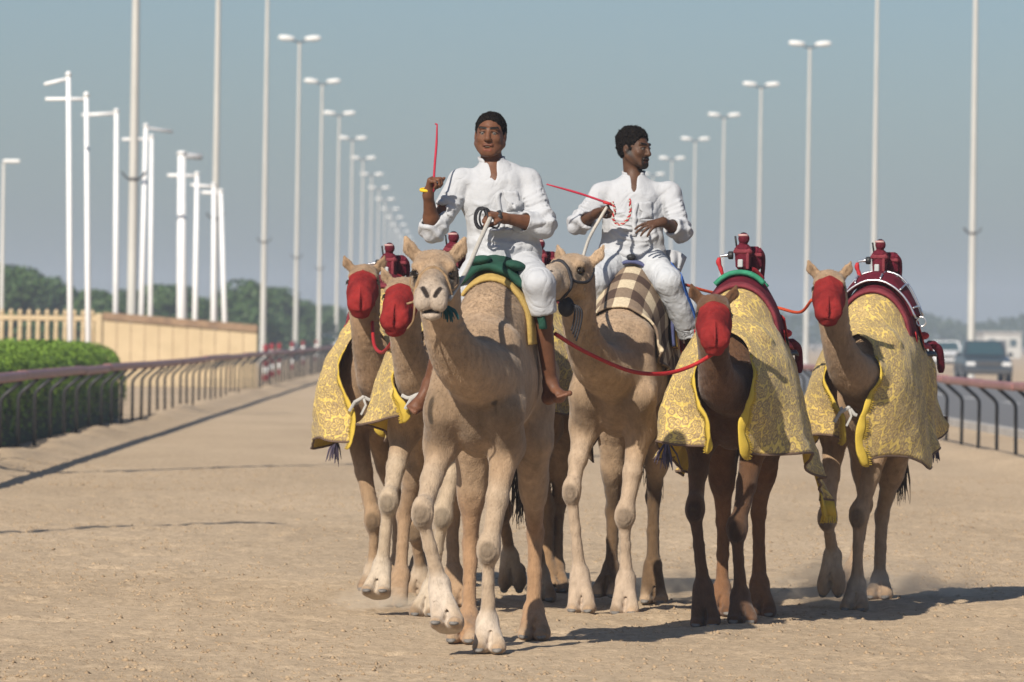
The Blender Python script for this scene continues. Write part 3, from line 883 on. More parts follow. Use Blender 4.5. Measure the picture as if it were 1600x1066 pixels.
    for t in (-1,1):
        MB().ball(H(t*.082,.126,.003), np.array((.020,.024,.021))*hs, 10, HF).build('eye', EYEM, c.obj, True)
        m = MB(); r = np.random.RandomState(3)
        for q in range(16):
            a = -.035+.07*q/15
            p0 = H(t*.094,.130+a*.8,.020-.6*abs(a)); m.tube([p0, p0+HF@np.array((t*.016,-.012,.004)), p0+HF@np.array((t*.026,-.018,-.008+.006*r.rand()))], [.0025,.002,.0008], 4)
        m.build('eyelashes', LASH, c.obj)
    if nails:
        for key, T, RF in c.feet:
            for t in (-1,1):
                m = MB(); m.ball(T(t*.048,.120,.026), (.027,.027,.013), 8, RF @ rotm('X', .45)); m.build('toenail', NAIL, c.obj, True)
    # short hair standing off the coat
    r = np.random.RandomState(17); ok = np.nonzero(V[:,2] > .25)[0]; wgt = .35+1.6*np.clip((V[ok,2]-1.2)/.6,0,1); wgt /= wgt.sum()
    N2 = vnormals(V, Q); ii = r.choice(ok, hair, p=wgt); b_ = V[ii]; n_ = N2[ii]
    g_ = np.array((0,.5,-1.0))+.45*r.normal(size=(hair,3)); t_ = g_-n_*np.sum(g_*n_,1)[:,None]; t_ /= np.linalg.norm(t_,axis=1)[:,None]+1e-6
    ln = (.012+.014*r.rand(hair))*(1+.8*np.clip((b_[:,2]-1.75)/.2,0,1)); ln *= np.where(np.linalg.norm(b_-H(0,.16,-.0),axis=1)<.36*hs, .38, 1)
    sd_ = np.cross(n_, t_)*.0016
    VV = np.stack([b_-sd_-n_*.002, b_+sd_-n_*.002, b_+t_*ln[:,None]+n_*(ln*.30)[:,None]],1).reshape(-1,3)
    me = mesh_np('coat_hair', VV, np.arange(hair*3).reshape(-1,3), False); set_col(me, np.clip(np.repeat(C[ii]*(.80+.36*r.rand(hair))[:,None],3,axis=0),.004,.9))
    link('coat_hair', me, COAT, c.obj)['kind'] = 'stuff'
    m = MB(); r = np.random.RandomState(9)
    tb = L(.02,-.90,.95*s)
    for q in range(70):
        o = r.normal(size=3)*np.array((.016,.016,.04)); e = r.normal(size=3)*np.array((.03,.03,.03))
        m.tube([tb+o, tb+o*1.4+e*.5+np.array((0,0,-.12)), tb+o*1.2+e+np.array((0,0,-.24-.08*r.rand()))], [.004,.004,.001], 4, cap=False)
    m.build('tail_tuft', TAILM, c.obj)
    return c

TAN = dict(body=(.285,.192,.118), leg=(.28,.195,.125), low=(.36,.285,.21), muz=(.36,.295,.235))
def cols(**k): d = dict(TAN); d.update(k); return d
C1 = make_camel('pale tan camel in front carrying the rider with the raised red stick', (.19,30.25), radians(-9.5),
    neck=[(757,590,.62,.20),(728,572,.86,.165),(703,540,1.03,.128),(691,500,1.13,.105),(685,455,1.18,.095),(679,424,1.20,.085)],
    head_dir=(-.03,-1,-.16),
    legs=dict(rf=dict(knee=(660,805,.72), fet=(687,915,.66), foot=(700,988,.76), tilt=-.25),
              lf=dict(knee=(764,862,.58), fet=(762,972,.52), foot=(768,1014,.58)),
              rh=dict(knee=(735,850,-.62), fet=(733,965,-.50), foot=(724,1004,-.38)),
              lh=dict(knee=(836,835,-.86), fet=(834,955,-.78), foot=(837,1000,-.68))),
    cols=cols(body=(.315,.218,.138), leg=(.28,.17,.095), fleg=(.36,.275,.195), low=(.46,.385,.31), patch=[(-.16,.66,1.28,.07),(.12,.7,1.25,.07),(.2,.66,1.22,.06),(.0,.72,1.24,.05)], brand=[(-.21,.70,1.36,1.18),(.13,.74,1.30,1.12),(-.02,.80,1.22,1.17)]), h=.010, hf=.0048)
C2 = make_camel('pale camel in a black halter carrying the bearded rider on a checked blanket', (1.05,34.75), radians(-11),
    neck=[(962,585,.62,.195),(934,572,.86,.158),(914,540,1.05,.122),(905,498,1.17,.102),(902,462,1.22,.093),(901,427,1.24,.084)],
    head_dir=(-.46,-.88,.06),
    legs=dict(rf=dict(knee=(893,771,.62), fet=(906,897,.56), foot=(911,945,.60)),
              lf=dict(knee=(977,808,.56), fet=(978,905,.52), foot=(979,948,.58)),
              rh=dict(knee=(958,800,-.72), fet=(955,890,-.62), foot=(949,930,-.52), tilt=.15),
              lh=dict(knee=(1021,778,-.86), fet=(1020,885,-.78), foot=(1024,938,-.70))),
    cols=cols(body=(.34,.24,.155), leg=(.10,.062,.034), fleg=(.36,.275,.20), low=(.36,.28,.21), patch=[(-.14,.68,1.28,.06),(.14,.7,1.24,.07)]), h=.011, hf=.0055, scale=1.035)
C3 = make_camel('dark brown camel with a red muzzle cover and yellow rug, second from the right', (1.66,33.4), radians(-8.5),
    neck=[(1152,606,.60,.185),(1131,608,.85,.145),(1119,585,1.05,.108),(1115,550,1.18,.088),(1114,512,1.22,.083),(1115,486,1.22,.078)],
    head_scale=.86, head_dir=(-.02,-1,-.24),
    legs=dict(rf=dict(knee=(1086,797,.66), fet=(1099,918,.60), foot=(1104,966,.64)),
              lf=dict(knee=(1152,829,.56), fet=(1157,932,.52), foot=(1162,972,.58)),
              rh=dict(knee=(1131,815,-.74), fet=(1128,920,-.62), foot=(1127,955,-.54)),
              lh=dict(knee=(1185,802,-.80), fet=(1187,912,-.70), foot=(1191,955,-.62))),
    cols=dict(body=(.105,.052,.026), leg=(.15,.075,.037), fleg=(.085,.045,.025), low=(.085,.048,.03), muz=(.12,.08,.06)), h=.012, hf=.007)
C4 = make_camel('pale camel with red muzzle cover and yellow rug at the right end', (2.63,35.75), radians(-14),
    neck=[(1360,598,.6,.19),(1339,590,.86,.155),(1318,562,1.05,.120),(1306,520,1.17,.095),(1299,478,1.21,.087),(1296,446,1.21,.08)],
    head_scale=.86, head_dir=(-.08,-1,-.24),
    legs=dict(rf=dict(knee=(1293,812,.78), fet=(1301,868,.60), foot=(1302,906,.55), tilt=.95),
              lf=dict(knee=(1342,808,.58), fet=(1339,915,.54), foot=(1338,947,.60)),
              rh=dict(knee=(1352,790,-.72), fet=(1334,885,-.68), foot=(1328,922,-.60), tilt=.3),
              lh=dict(knee=(1378,806,-.86), fet=(1374,905,-.78), foot=(1376,934,-.70))),
    cols=cols(body=(.29,.195,.12), leg=(.31,.22,.145)), h=.012, hf=.007)
C5 = make_camel('tan camel with red muzzle cover and yellow rug at the left end', (-.47,37.2), radians(-8),
    neck=[(608,600,.6,.19),(592,596,.86,.150),(579,562,1.05,.115),(571,515,1.17,.096),(569,472,1.21,.088),(569,436,1.21,.08)],
    head_scale=.86, head_dir=(-.05,-1,-.24),
    legs=dict(rf=dict(knee=(584,815,.6), fet=(583,892,.56), foot=(582,920,.6)),
              lf=dict(knee=(648,832,.75), fet=(658,895,.6), foot=(655,918,.55), tilt=.9),
              rh=dict(knee=(622,800,-.76), fet=(622,880,-.66), foot=(622,912,-.6)),
              lh=dict(knee=(655,800,-.8), fet=(655,880,-.7), foot=(656,911,-.62))),
    cols=cols(body=(.25,.165,.10), leg=(.26,.175,.105)), h=.014, hf=.008)
C6 = make_camel('tan camel with a red muzzle cover half hidden behind the front camel', (-.05,34.2), radians(-9),
    neck=[(676,600,.6,.19),(658,598,.86,.150),(644,572,1.05,.115),(635,532,1.17,.096),(631,490,1.21,.088),(631,458,1.21,.08)],
    head_scale=.86, head_dir=(-.14,-1,-.24),
    legs=dict(rf=dict(knee=(607,787,.74), fet=(597,885,.66), foot=(590,936,.72), tilt=-.25),
              lf=dict(knee=(692,808,.55), fet=(674,920,.45), foot=(666,965,.5)),
              rh=dict(knee=(632,808,-.72), fet=(626,900,-.60), foot=(617,940,-.5)),
              lh=dict(knee=(706,815,-.85), fet=(709,895,-.76), foot=(722,932,-.66))),
    cols=cols(body=(.29,.20,.125), leg=(.27,.18,.11), fleg=(.38,.30,.215), low=(.42,.35,.27)), h=.013, hf=.007)
C7 = make_camel('tan camel hidden behind the front pair, its legs and red robot jockey showing', (.50,36.3), radians(-9),
    neck=[(828,590,.6,.19),(812,585,.86,.150),(803,555,1.05,.115),(798,510,1.17,.096),(795,480,1.21,.088),(795,458,1.21,.08)],
    head_scale=.86, head_dir=(-.05,-1,-.24),
    legs=dict(rf=dict(knee=(785,800,.78), fet=(797,868,.6), foot=(803,898,.5), tilt=1.0),
              lf=dict(knee=(832,790,.55), fet=(845,898,.50), foot=(850,932,.55)),
              rh=dict(knee=(856,795,-.72), fet=(855,890,-.64), foot=(856,916,-.58)),
              lh=dict(knee=(873,788,-.8), fet=(869,885,-.7), foot=(870,914,-.62))),
    cols=cols(body=(.25,.165,.10), leg=(.21,.13,.07)), h=.016, hf=.010)

# ================================================================== RUGS, MUZZLE COVERS, SADDLES
def fsample(F, p):
    """trilinear value and gradient of a field at points p"""
    def val(q):
        ix = []
        for a, col in zip((F.x,F.y,F.z), range(3)):
            v = np.clip(q[:,col], a[0]+1e-4, a[-1]-1e-4); i = np.clip(np.searchsorted(a, v)-1, 0, len(a)-2)
            t = (v-a[i])/(a[i+1]-a[i]); ix.append((i,t))
        r = 0
        for dx in (0,1):
            for dy in (0,1):
                for dz in (0,1):
                    w = 1
                    for (i,t),d in zip(ix,(dx,dy,dz)): w = w*(t if d else 1-t)
                    r = r + w*np.minimum(F.F[ix[0][0]+dx, ix[1][0]+dy, ix[2][0]+dz], .2)
        return r
    v = val(p); e = .006; g = np.zeros_like(p)
    for k in range(3):
        o = np.zeros(3); o[k] = e; g[:,k] = (val(p+o)-val(p-o))/(2*e)
    g /= np.linalg.norm(g, axis=1)[:,None]+1e-6
    return v, g
def push_out(c, V, off):
    for _ in range(4):
        v, g = fsample(c.F, V); V = V + g*np.maximum(off-v, 0)[:,None]
    return V
def surf(c, f, th, zc=1.45, off=.01):
    """point of the camel's surface seen from its inner axis at angle th (0 = up, + = its left)"""
    th = np.atleast_1d(th); f = np.broadcast_to(np.atleast_1d(f), th.shape)
    d = np.stack([np.sin(th), np.zeros_like(th), np.cos(th)],1); o = np.stack([0*th, -f, 0*th+zc],1)
    t = np.full(th.shape, .75)
    for _ in range(60):
        v, _g = fsample_v(c.F, o+d*t[:,None]); t = np.maximum(t-np.clip(v-off, -.01, .04)*.8, .02)
    return o+d*t[:,None]
def fsample_v(F, p):
    ii = []
    for a, col in zip((F.x,F.y,F.z), range(3)):
        v = np.clip(p[:,col], a[0]+1e-4, a[-1]-1e-4); i = np.clip(np.searchsorted(a, v)-1, 0, len(a)-2); t = (v-a[i])/(a[i+1]-a[i]); ii.append((i,t))
    r = 0
    for dx in (0,1):
        for dy in (0,1):
            for dz in (0,1):
                w = 1
                for (i,t),d in zip(ii,(dx,dy,dz)): w = w*(t if d else 1-t)
                r = r + w*np.minimum(F.F[ii[0][0]+dx, ii[1][0]+dy, ii[2][0]+dz], .3)
    return r, None
def sheet(name, G, m, parent=None, thick=.006, uv=None, lining=None, smooth=True, flip=False, **kw):
    """G (n,m,3) grid of points -> cloth with thickness"""
    n, q = G.shape[:2]; i, j = np.meshgrid(np.arange(n-1), np.arange(q-1), indexing='ij'); a = (i*q+j).ravel()
    Q = np.stack([a, a+1, a+q+1, a+q], 1) if flip else np.stack([a, a+q, a+q+1, a+1], 1)
    me = mesh_np(name, G.reshape(-1,3), Q, smooth); me.materials.append(m)
    if uv is None:
        du = np.zeros((n,q)); du[1:] = np.cumsum(np.linalg.norm(np.diff(G, axis=0), axis=2), axis=0)
        dv = np.zeros((n,q)); dv[:,1:] = np.cumsum(np.linalg.norm(np.diff(G, axis=1), axis=2), axis=1)
        uv = np.stack([du.mean(1)[:,None]+0*du, dv], -1)
    ul = me.uv_layers.new(name='UVMap'); li = np.zeros(len(me.loops), np.int32); me.loops.foreach_get('vertex_index', li)
    ul.data.foreach_set('uv', uv.reshape(-1,2)[li].astype(np.float32).ravel())
    o = link(name, me, None, parent, **kw)
    md = o.modifiers.new('thickness', 'SOLIDIFY'); md.thickness = thick; md.offset = 0
    if lining is not None: me.materials.append(lining); md.material_offset = 1; md.material_offset_rim = 0
    return o
def drape(c, name, f0, f1, t0, t1, off, m, parent, nf=16, nt=32, thick=.008, wob=.0, seed=0, edge=None, **kw):
    fs = np.linspace(f0, f1, nf); ts = np.linspace(t0, t1, nt); T_, F_ = np.meshgrid(ts, fs)
    G = surf(c, F_.ravel(), T_.ravel(), off=off)
    if wob:
        o = G-np.stack([0*F_.ravel(), -F_.ravel(), 0*F_.ravel()+1.45],1); o /= np.linalg.norm(o,axis=1)[:,None]
        G = G + o*(wob*np.maximum(fbm(G*9, 2, seed), -.3))[:,None]
    G = G.reshape(nf, nt, 3)
    if edge is not None: G = edge(G, fs, ts)
    return sheet(name, G, m, parent, thick, **kw)

def node_mat(name, rough=.85):
    m = bpy.data.materials.new(name); m.use_nodes = True; p = m.node_tree.nodes['Principled BSDF']
    p.inputs['Roughness'].default_value = rough; p.inputs['Specular IOR Level'].default_value = .15
    return m, m.node_tree.nodes, m.node_tree.links, p
def ramp(N, L, src, stops, interp='LINEAR'):
    r = N.new('ShaderNodeValToRGB'); r.color_ramp.interpolation = interp
    e = r.color_ramp.elements
    while len(e) < len(stops): e.new(.5)
    for k,(pos,col) in enumerate(stops): e[k].position = pos; e[k].color = (*col,1)
    L.new(src, r.inputs[0]); return r.outputs[0]
def creases(m, dist, scale, coords='Object'):
    """crisp cloth creases: valleys where a warped noise crosses its middle value"""
    N = m.node_tree.nodes; L = m.node_tree.links; p = N['Principled BSDF']
    tc = N.new('ShaderNodeTexCoord'); hs = []
    for sc, amp in ((scale, 1.0), (scale*2.3, .45)):
        nz = N.new('ShaderNodeTexNoise'); nz.inputs['Scale'].default_value = sc; nz.inputs['Detail'].default_value = 1.5; nz.inputs['Distortion'].default_value = .8
        L.new(tc.outputs[coords], nz.inputs['Vector'])
        s_ = N.new('ShaderNodeMath'); s_.operation = 'SUBTRACT'; s_.inputs[1].default_value = .5; L.new(nz.outputs['Fac'], s_.inputs[0])
        a_ = N.new('ShaderNodeMath'); a_.operation = 'ABSOLUTE'; L.new(s_.outputs[0], a_.inputs[0])
        mn = N.new('ShaderNodeMath'); mn.operation = 'MINIMUM'; mn.inputs[1].default_value = .13; L.new(a_.outputs[0], mn.inputs[0])
        mu = N.new('ShaderNodeMath'); mu.operation = 'MULTIPLY'; mu.inputs[1].default_value = amp; L.new(mn.outputs[0], mu.inputs[0]); hs.append(mu)
    ad = N.new('ShaderNodeMath'); ad.operation = 'ADD'; L.new(hs[0].outputs[0], ad.inputs[0]); L.new(hs[1].outputs[0], ad.inputs[1])
    b = N.new('ShaderNodeBump'); b.inputs['Distance'].default_value = dist*5; b.inputs['Strength'].default_value = 1.0; L.new(ad.outputs[0], b.inputs['Height'])
    if p.inputs['Normal'].is_linked:
        L.new(p.inputs['Normal'].links[0].from_socket, b.inputs['Normal'])
    L.new(b.outputs[0], p.inputs['Normal'])
def brocade():
    m, N, L, p = node_mat('yellow_brocade', .75)
    uv = N.new('ShaderNodeTexCoord')
    nz = N.new('ShaderNodeTexNoise'); nz.inputs['Scale'].default_value = 26; nz.inputs['Detail'].default_value = 2; L.new(uv.outputs['UV'], nz.inputs['Vector'])
    mixv = N.new('ShaderNodeMix'); mixv.data_type = 'VECTOR'; mixv.inputs['Factor'].default_value = .022
    L.new(uv.outputs['UV'], mixv.inputs['A']); L.new(nz.outputs['Color'], mixv.inputs['B'])
    v = N.new('ShaderNodeTexVoronoi'); v.feature = 'F1'; v.inputs['Scale'].default_value = 22; v.inputs['Randomness'].default_value = .6; L.new(mixv.outputs['Result'], v.inputs['Vector'])
    Y = (.60,.445,.13); B = (.31,.225,.118); G = (.40,.30,.15)
    c1 = ramp(N, L, v.outputs['Distance'], [(0,Y),(.13,G),(.22,B),(.30,Y),(.37,B),(.50,B),(.60,Y)])
    v2 = N.new('ShaderNodeTexVoronoi'); v2.feature = 'DISTANCE_TO_EDGE'; v2.inputs['Scale'].default_value = 43; L.new(mixv.outputs['Result'], v2.inputs['Vector'])
    c2 = ramp(N, L, v2.outputs['Distance'], [(0,(1.15,1.15,1.1)),(.10,(1,1,1)),(.22,(.82,.80,.78))])
    mu = N.new('ShaderNodeMix'); mu.data_type = 'RGBA'; mu.blend_type = 'MULTIPLY'; mu.inputs['Factor'].default_value = 1
    L.new(c1, mu.inputs['A']); L.new(c2, mu.inputs['B'])
    n3 = N.new('ShaderNodeTexNoise'); n3.inputs['Scale'].default_value = 5; L.new(uv.outputs['UV'], n3.inputs['Vector'])
    c3 = ramp(N, L, n3.outputs['Fac'], [(.3,(.85,.84,.82)),(.7,(1.1,1.08,1.05))])
    m2 = N.new('ShaderNodeMix'); m2.data_type = 'RGBA'; m2.blend_type = 'MULTIPLY'; m2.inputs['Factor'].default_value = 1
    L.new(mu.outputs['Result'], m2.inputs['A']); L.new(c3, m2.inputs['B']); L.new(m2.outputs['Result'], p.inputs['Base Color'])
    b = N.new('ShaderNodeBump'); b.inputs['Distance'].default_value = .001; b.inputs['Strength'].default_value = .5; L.new(v.outputs['Distance'], b.inputs['Height']); L.new(b.outputs[0], p.inputs['Normal'])
    p.inputs['Sheen Weight'].default_value = .1
    return m
BROC = brocade(); creases(BROC, .0025, 3.0, 'UV')
LINING = mat('yellow_lining', (.52,.37,.05), .85, (.43,.30,.04), 7, bump=.002, bscale=120)
TASSEL = mat('dark_tassel', (.04,.035,.06), .9, (.09,.07,.11), 30)
BINDING = mat('brown_binding', (.13,.085,.06), .85, (.10,.065,.045), 9)
WEBB = mat('white_webbing', (.40,.385,.36), .85, (.32,.31,.29), 12)

ST = np.array([  # stations front -> back; (left, forward, up) from the spine down to the hem
 [(0,.66,1.69),(.09,.72,1.64),(.145,.81,1.53),(.16,.92,1.40),(.125,1.00,1.26),(.075,1.02,1.14),(.07,1.0,1.00)],
 [(0,.36,1.79),(.13,.40,1.72),(.26,.44,1.58),(.335,.52,1.40),(.37,.59,1.22),(.40,.63,1.08),(.43,.65,.97)],
 [(0,-.06,2.02),(.10,-.05,1.94),(.21,-.04,1.76),(.30,-.02,1.52),(.345,.02,1.28),(.385,.05,1.06),(.44,.06,.90)],
 [(0,-.45,1.84),(.12,-.45,1.76),(.22,-.45,1.62),(.29,-.45,1.45),(.335,-.45,1.25),(.375,-.45,1.03),(.43,-.45,.85)],
 [(0,-.80,1.71),(.12,-.80,1.64),(.20,-.82,1.52),(.265,-.84,1.36),(.315,-.86,1.16),(.365,-.87,.96),(.42,-.88,.80)],
 [(0,-.98,1.55),(.10,-.98,1.50),(.18,-.99,1.40),(.25,-1.0,1.25),(.31,-1.0,1.06),(.37,-1.0,.88),(.43,-1.0,.74)]], float)
def rug(c, label, seed, cross=0.0, rear=0.0, hemL=0.0, hemR=0.0, rearL=0.0, flare=1.0, sides=(1,-1), tie=True, lapel=(1,-1), rear_fringe=False, tassels=()):
    r = np.random.RandomState(seed)
    root = empty('camel_rug', c.root, c.yaw, label, 'rug', 'yellow patterned camel rugs')
    ns, na = 64, 44
    half = {}
    for sd in (1,-1):
        G = np.zeros((ns, 7, 3))
        for k in range(7): G[:,k] = catmull(ST[:,k], ns)
        H = np.zeros((ns, na, 3))
        for i in range(ns): H[i] = catmull(G[i], na)
        a = np.linspace(0,1,na)[None,:]; s = np.linspace(0,1,ns)[:,None]
        hem = hemL if sd > 0 else hemR
        H[:,:,2] -= (hem + (rearL*np.clip((s-.35)/.4,0,1) if sd > 0 else 0))*a**3
        H[:,:,0] = H[:,:,0]*(1+(flare-1)*a**2)*(1-.25*rear*np.clip((s-.35)/.5,0,1)*a)
        H[:,:,2] += rear*.38*np.clip((s-.30)/.6,0,1)*a**2
        # hanging folds, deeper towards the hem
        ph = r.rand()*6; w = np.clip((a-.14)/.86, 0, 1)**1.2
        sh_ = lambda q: 1-2*np.abs(np.sin(q))**.8
        fold = .026*np.sin(s*24+ph+2.2*np.sin(a*2.2+ph))+.012*sh_(s*19+1.7*ph+a*3.5)+.016*np.sin(s*13-a*9+ph)+.010*sh_(s*9-a*6+2*ph)
        H[:,:,0] += w*fold; H[:,:,1] += w*.018*np.sin(s*31+a*6+ph)*(s>.03)
        H[:,:,2] += .022*w*np.sin(s*17+ph)*a
        X = H.reshape(-1,3); n_ = fbm(X*np.array((14,14,7)), 3, seed).reshape(ns,na)
        H[:,:,0] += .008*n_*np.clip(a*3,0,1)
        if sd < 0: H[:,:,0] -= cross*np.clip((a-.45)/.35,0,1)*np.clip(1-s/.16,0,1)
        H[:,:,1] *= -1; H[:,:,0] *= sd
        Hp = push_out(c, H.reshape(-1,3), .020).reshape(ns,na,3)
        half[sd] = Hp
    mid = .5*(half[1][:,:1]+half[-1][:,:1]); mid[:,:,0] = 0
    full = np.concatenate([half[-1][:,:0:-1], mid, half[1][:,1:]], axis=1)
    sheet('cloth', full, BROC, root, .007, lining=LINING, flip=True)
    # lapels of plain yellow lining folded out along the front edge, with fringe
    for sd in lapel:
        E = half[sd][0]; E2 = half[sd][2]
        i0 = int(na*.30); e = E[i0:]; back = E2[i0:]-e; back /= np.linalg.norm(back,axis=1)[:,None]+1e-9
        wd = (.006+.07*np.linspace(0,1,len(e))**1.2)[:,None]*(1 if sd>0 else .6)
        out = np.stack([np.full(len(e), .004*sd), np.full(len(e), -.014), np.zeros(len(e))],1)
        drop = np.zeros_like(e); drop[:,2] = -.05*np.linspace(0,1,len(e))**2
        wv = .004*np.sin(np.arange(len(e))*.9+seed)[:,None]*np.array((1.0,-.6,0)); rows = [e+np.array((0,-.003,0)), e+out*.5+drop*.5-back*.003, e+out+back*wd*.5+drop+wv, e+out*.8+back*wd+drop+wv*1.6]
        G = np.stack(rows, 0); G = np.stack([catmull(G[:,k], 8) for k in range(G.shape[1])], 1)
        lp = sheet('lapel', G, LINING, root, .005)
        m = MB(); tip = G[-1]
        for k in range(len(tip)-1):
            for q in range(2):
                t = q/2; p0 = tip[k]*(1-t)+tip[k+1]*t; d_ = back[k]*(.02+.012*r.rand())+np.array((0,-.004,-.008+.01*r.rand()))
                m.tube([p0, p0+d_], [.0055,.002], 4, cap=False)
        m.build('fringe', LINING, lp)
    # hem binding
    for sd in (1,-1):
        h = half[sd][:, -1]; m = MB(); m.tube(h+np.array((0,0,-.002)), .008, 6); m.build('hem_binding', BINDING, root)
    if rear_fringe:
        h = half[1][int(ns*.72):, -1]; m = MB()
        G = np.stack([h+np.array((0,0,-.0)), h+np.array((.01,0,-.05)), h+np.array((.018,0,-.10))], 0)
        fl = sheet('rear_border', G, LINING, root, .005)
        for k in range(len(h)-1):
            for q in range(3):
                t = q/3; p0 = G[-1][k]*(1-t)+G[-1][k+1]*t
                m.tube([p0, p0+np.array((.008*r.normal(), .008*r.normal(), -.035-.01*r.rand()))], [.006,.003], 4, cap=False)
        m.build('fringe', LINING, fl)
    if tie:
        y0 = -.93; m = MB(); 
        a_ = half[1][0][int(na*.72)]; b_ = half[-1][0][int(na*.72)]
        mid_ = (a_+b_)/2+np.array((0,-.03,.02))
        m.tube(catmull([a_+np.array((-.02,-.02,0)), (a_+mid_)/2+np.array((0,-.01,-.015)), mid_, (b_+mid_)/2+np.array((0,-.01,-.02)), b_+np.array((.02,-.02,0))], 16), .008, 6, flat=(1.3,.5))
        m.tube([mid_, mid_+np.array((-.05,-.015,-.03)), mid_+np.array((-.085,-.01,-.09))], .008, 6, flat=(1.3,.5))
        m.tube([mid_, mid_+np.array((.02,-.015,-.05)), mid_+np.array((-.01,-.01,-.11))], .008, 6, flat=(1.3,.5))
        m.ball(mid_, (.014,.012,.013), 8)
        m.build('tie', WEBB, root)
    # dark tassels hanging from the rear corners
    for sd, q_ in tassels:
        m = MB(); p0 = half[sd][int(ns*q_), -1]+np.array((0,0,-.01))
        for q in range(26):
            e = r.normal(size=3)*np.array((.03,.03,.012)); m.tube([p0+e*.25, p0+e*.7+np.array((0,0,-.05)), p0+e+np.array((0,0,-.10-.03*r.rand()))], [.006,.005,.002], 4, cap=False)
        m.build('tassel', TASSEL, root)
    c.rug = half
    return root
rug(C3, 'yellow brown patterned rug on the dark brown camel', 3, hemL=-.02, hemR=-.06, rearL=.10, flare=1.03, rear_fringe=True, tie=False, tassels=((-1,.12),))
rug(C4, 'yellow brown patterned rug on the pale camel at the right end', 8, cross=.07, rear=1.0, hemL=.06, hemR=-.06, flare=.86, tassels=((1,.72),))
rug(C5, 'yellow brown patterned rug on the camel at the left end', 14, rear=.6, hemL=-.05, hemR=.02, flare=.92, tassels=((-1,.5),))
rug(C6, 'yellow brown patterned rug on the half hidden camel beside the front camel', 21, hemL=-.12, hemR=-.16, flare=1.0, lapel=(-1,))
rug(C7, 'yellow brown patterned rug on the hidden camel between the two ridden camels', 27, hemL=-.2, hemR=-.2, flare=.85, lapel=(), tie=False)

# ------------------------------------------------------------------ red muzzle covers
MASK = mat('red_mesh', (.25,.023,.021), .9, (.15,.013,.013), 9, bump=.004, bscale=240, spec=.1)
MASKR = mat('red_binding', (.45,.010,.012), .7, (.36,.008,.010), 20)
def muzzle(c, label, seed):
    H, HF, hs = c.H, c.HF, c.hs
    pts = np.array([H(a,b,d) for a in (-.17,.17) for b in (.0,.56) for d in (-.24,.14)])
    lo, hi = pts.min(0), pts.max(0)
    F = Field(*[axis_pts(lo[k], hi[k], .006) for k in range(3)])
    Cn = lambda a,b,ra,rb,k,op='add': F.cone(H(*a), H(*b), ra*hs, rb*hs, k=k*hs, op=op)
    F.ell(H(0,.16,-.04), np.array((.108,.20,.120))*hs, R=HF, k=.02); F.ell(H(0,.24,-.06), np.array((.103,.22,.118))*hs, R=HF, k=.03); Cn((0,.26,-.05),(0,.42,-.095),.088,.066,.03)
    F.ell(H(0,.36,-.125), np.array((.060,.12,.060))*hs, R=HF, k=.05)
    Cn((0,.10,.085),(0,.40,.015),.012,.012,.02); Cn((0,.40,.015),(0,.515,-.06),.012,.012,.02)       # centre seam
    Cn((-.03,.49,-.115),(.03,.49,-.115),.016,.016,.03)                                            # lip fold
    Cn((-.05,.505,-.14),(.05,.505,-.14),.008,.008,.012,'sub')
    sl = (slice(None),)*3; X,Y_,Z = np.meshgrid(F.x,F.y,F.z,indexing='ij'); pp = np.stack([X.ravel(),Y_.ravel(),Z.ravel()],1)
    hv = fsample_v(c.F, pp)[0].reshape(X.shape).astype(np.float32); 
    q = (pp-H(0,.28,-.055))@HF; q = (np.linalg.norm(q/(np.array((.15,.30,.17))*hs),axis=1).reshape(X.shape)-1)*.12
    F.comb(sl, np.maximum(hv-.011, q).astype(np.float32), .02, 'add')
    for t in (-1,1): F.plane(H(t*.045,.115,0), HF@np.array((t*.7,1.0,.10)), .4)
    F.plane(H(0,.10,0), HF@np.array((0,1.0,.10)), .4)
    V, Q = F.mesh(); V = smooth_mesh(V, Q, 1)
    N_ = vnormals(V, Q); V = V+N_*(.0035*fbm(V*22,3,seed))[:,None]
    root = empty('muzzle_cover', c.root, c.yaw, label, 'muzzle cover', 'red muzzle covers on camels')
    link('cover', mesh_np('cover', V, Q), MASK, root)
    # bright binding round the opening
    a = np.linspace(0, 2*pi, 40); R0 = 1.0
    ring = [H(.109*sin(t), .118+.7*max(0,.109*abs(sin(t))-.045)+.10*(.13*cos(t)-.045), -.045+.130*cos(t)) for t in a]
    m = MB(); m.tube(ring, .0065, 6, cap=False, up=HF[:,2]); m.build('binding', MASKR, root, True)
    # raised centre seam with stitches
    sm = catmull([H(0,.115,.094),H(0,.25,.066),H(0,.40,.027),H(0,.49,-.02),H(0,.522,-.062),H(0,.522,-.10)], 30); m = MB(); m.tube(sm, [.005+.0018*(k%2) for k in range(30)], 6); m.build('seam', MASK, root)
    # strap behind the ears
    st = [H(.112,.16,-.05), H(.104,.05,-.02), H(.088,-.05,.02), H(0,-.105,.06), H(-.088,-.05,.02), H(-.104,.05,-.02), H(-.112,.16,-.05)]
    m = MB(); m.tube(catmull(st, 24), .008, 6, flat=(1.4,.5)); m.build('strap', MASKR, root, True)
    return root
creases(MASK, .003, 7.0)
muzzle(C3, 'red muzzle cover on the dark brown camel', 1); muzzle(C4, 'red muzzle cover on the rightmost camel', 2)
muzzle(C5, 'red muzzle cover on the leftmost camel', 3); muzzle(C6, 'red muzzle cover beside the head of the front camel', 4)
muzzle(C7, 'red muzzle cover on the hidden camel', 5)

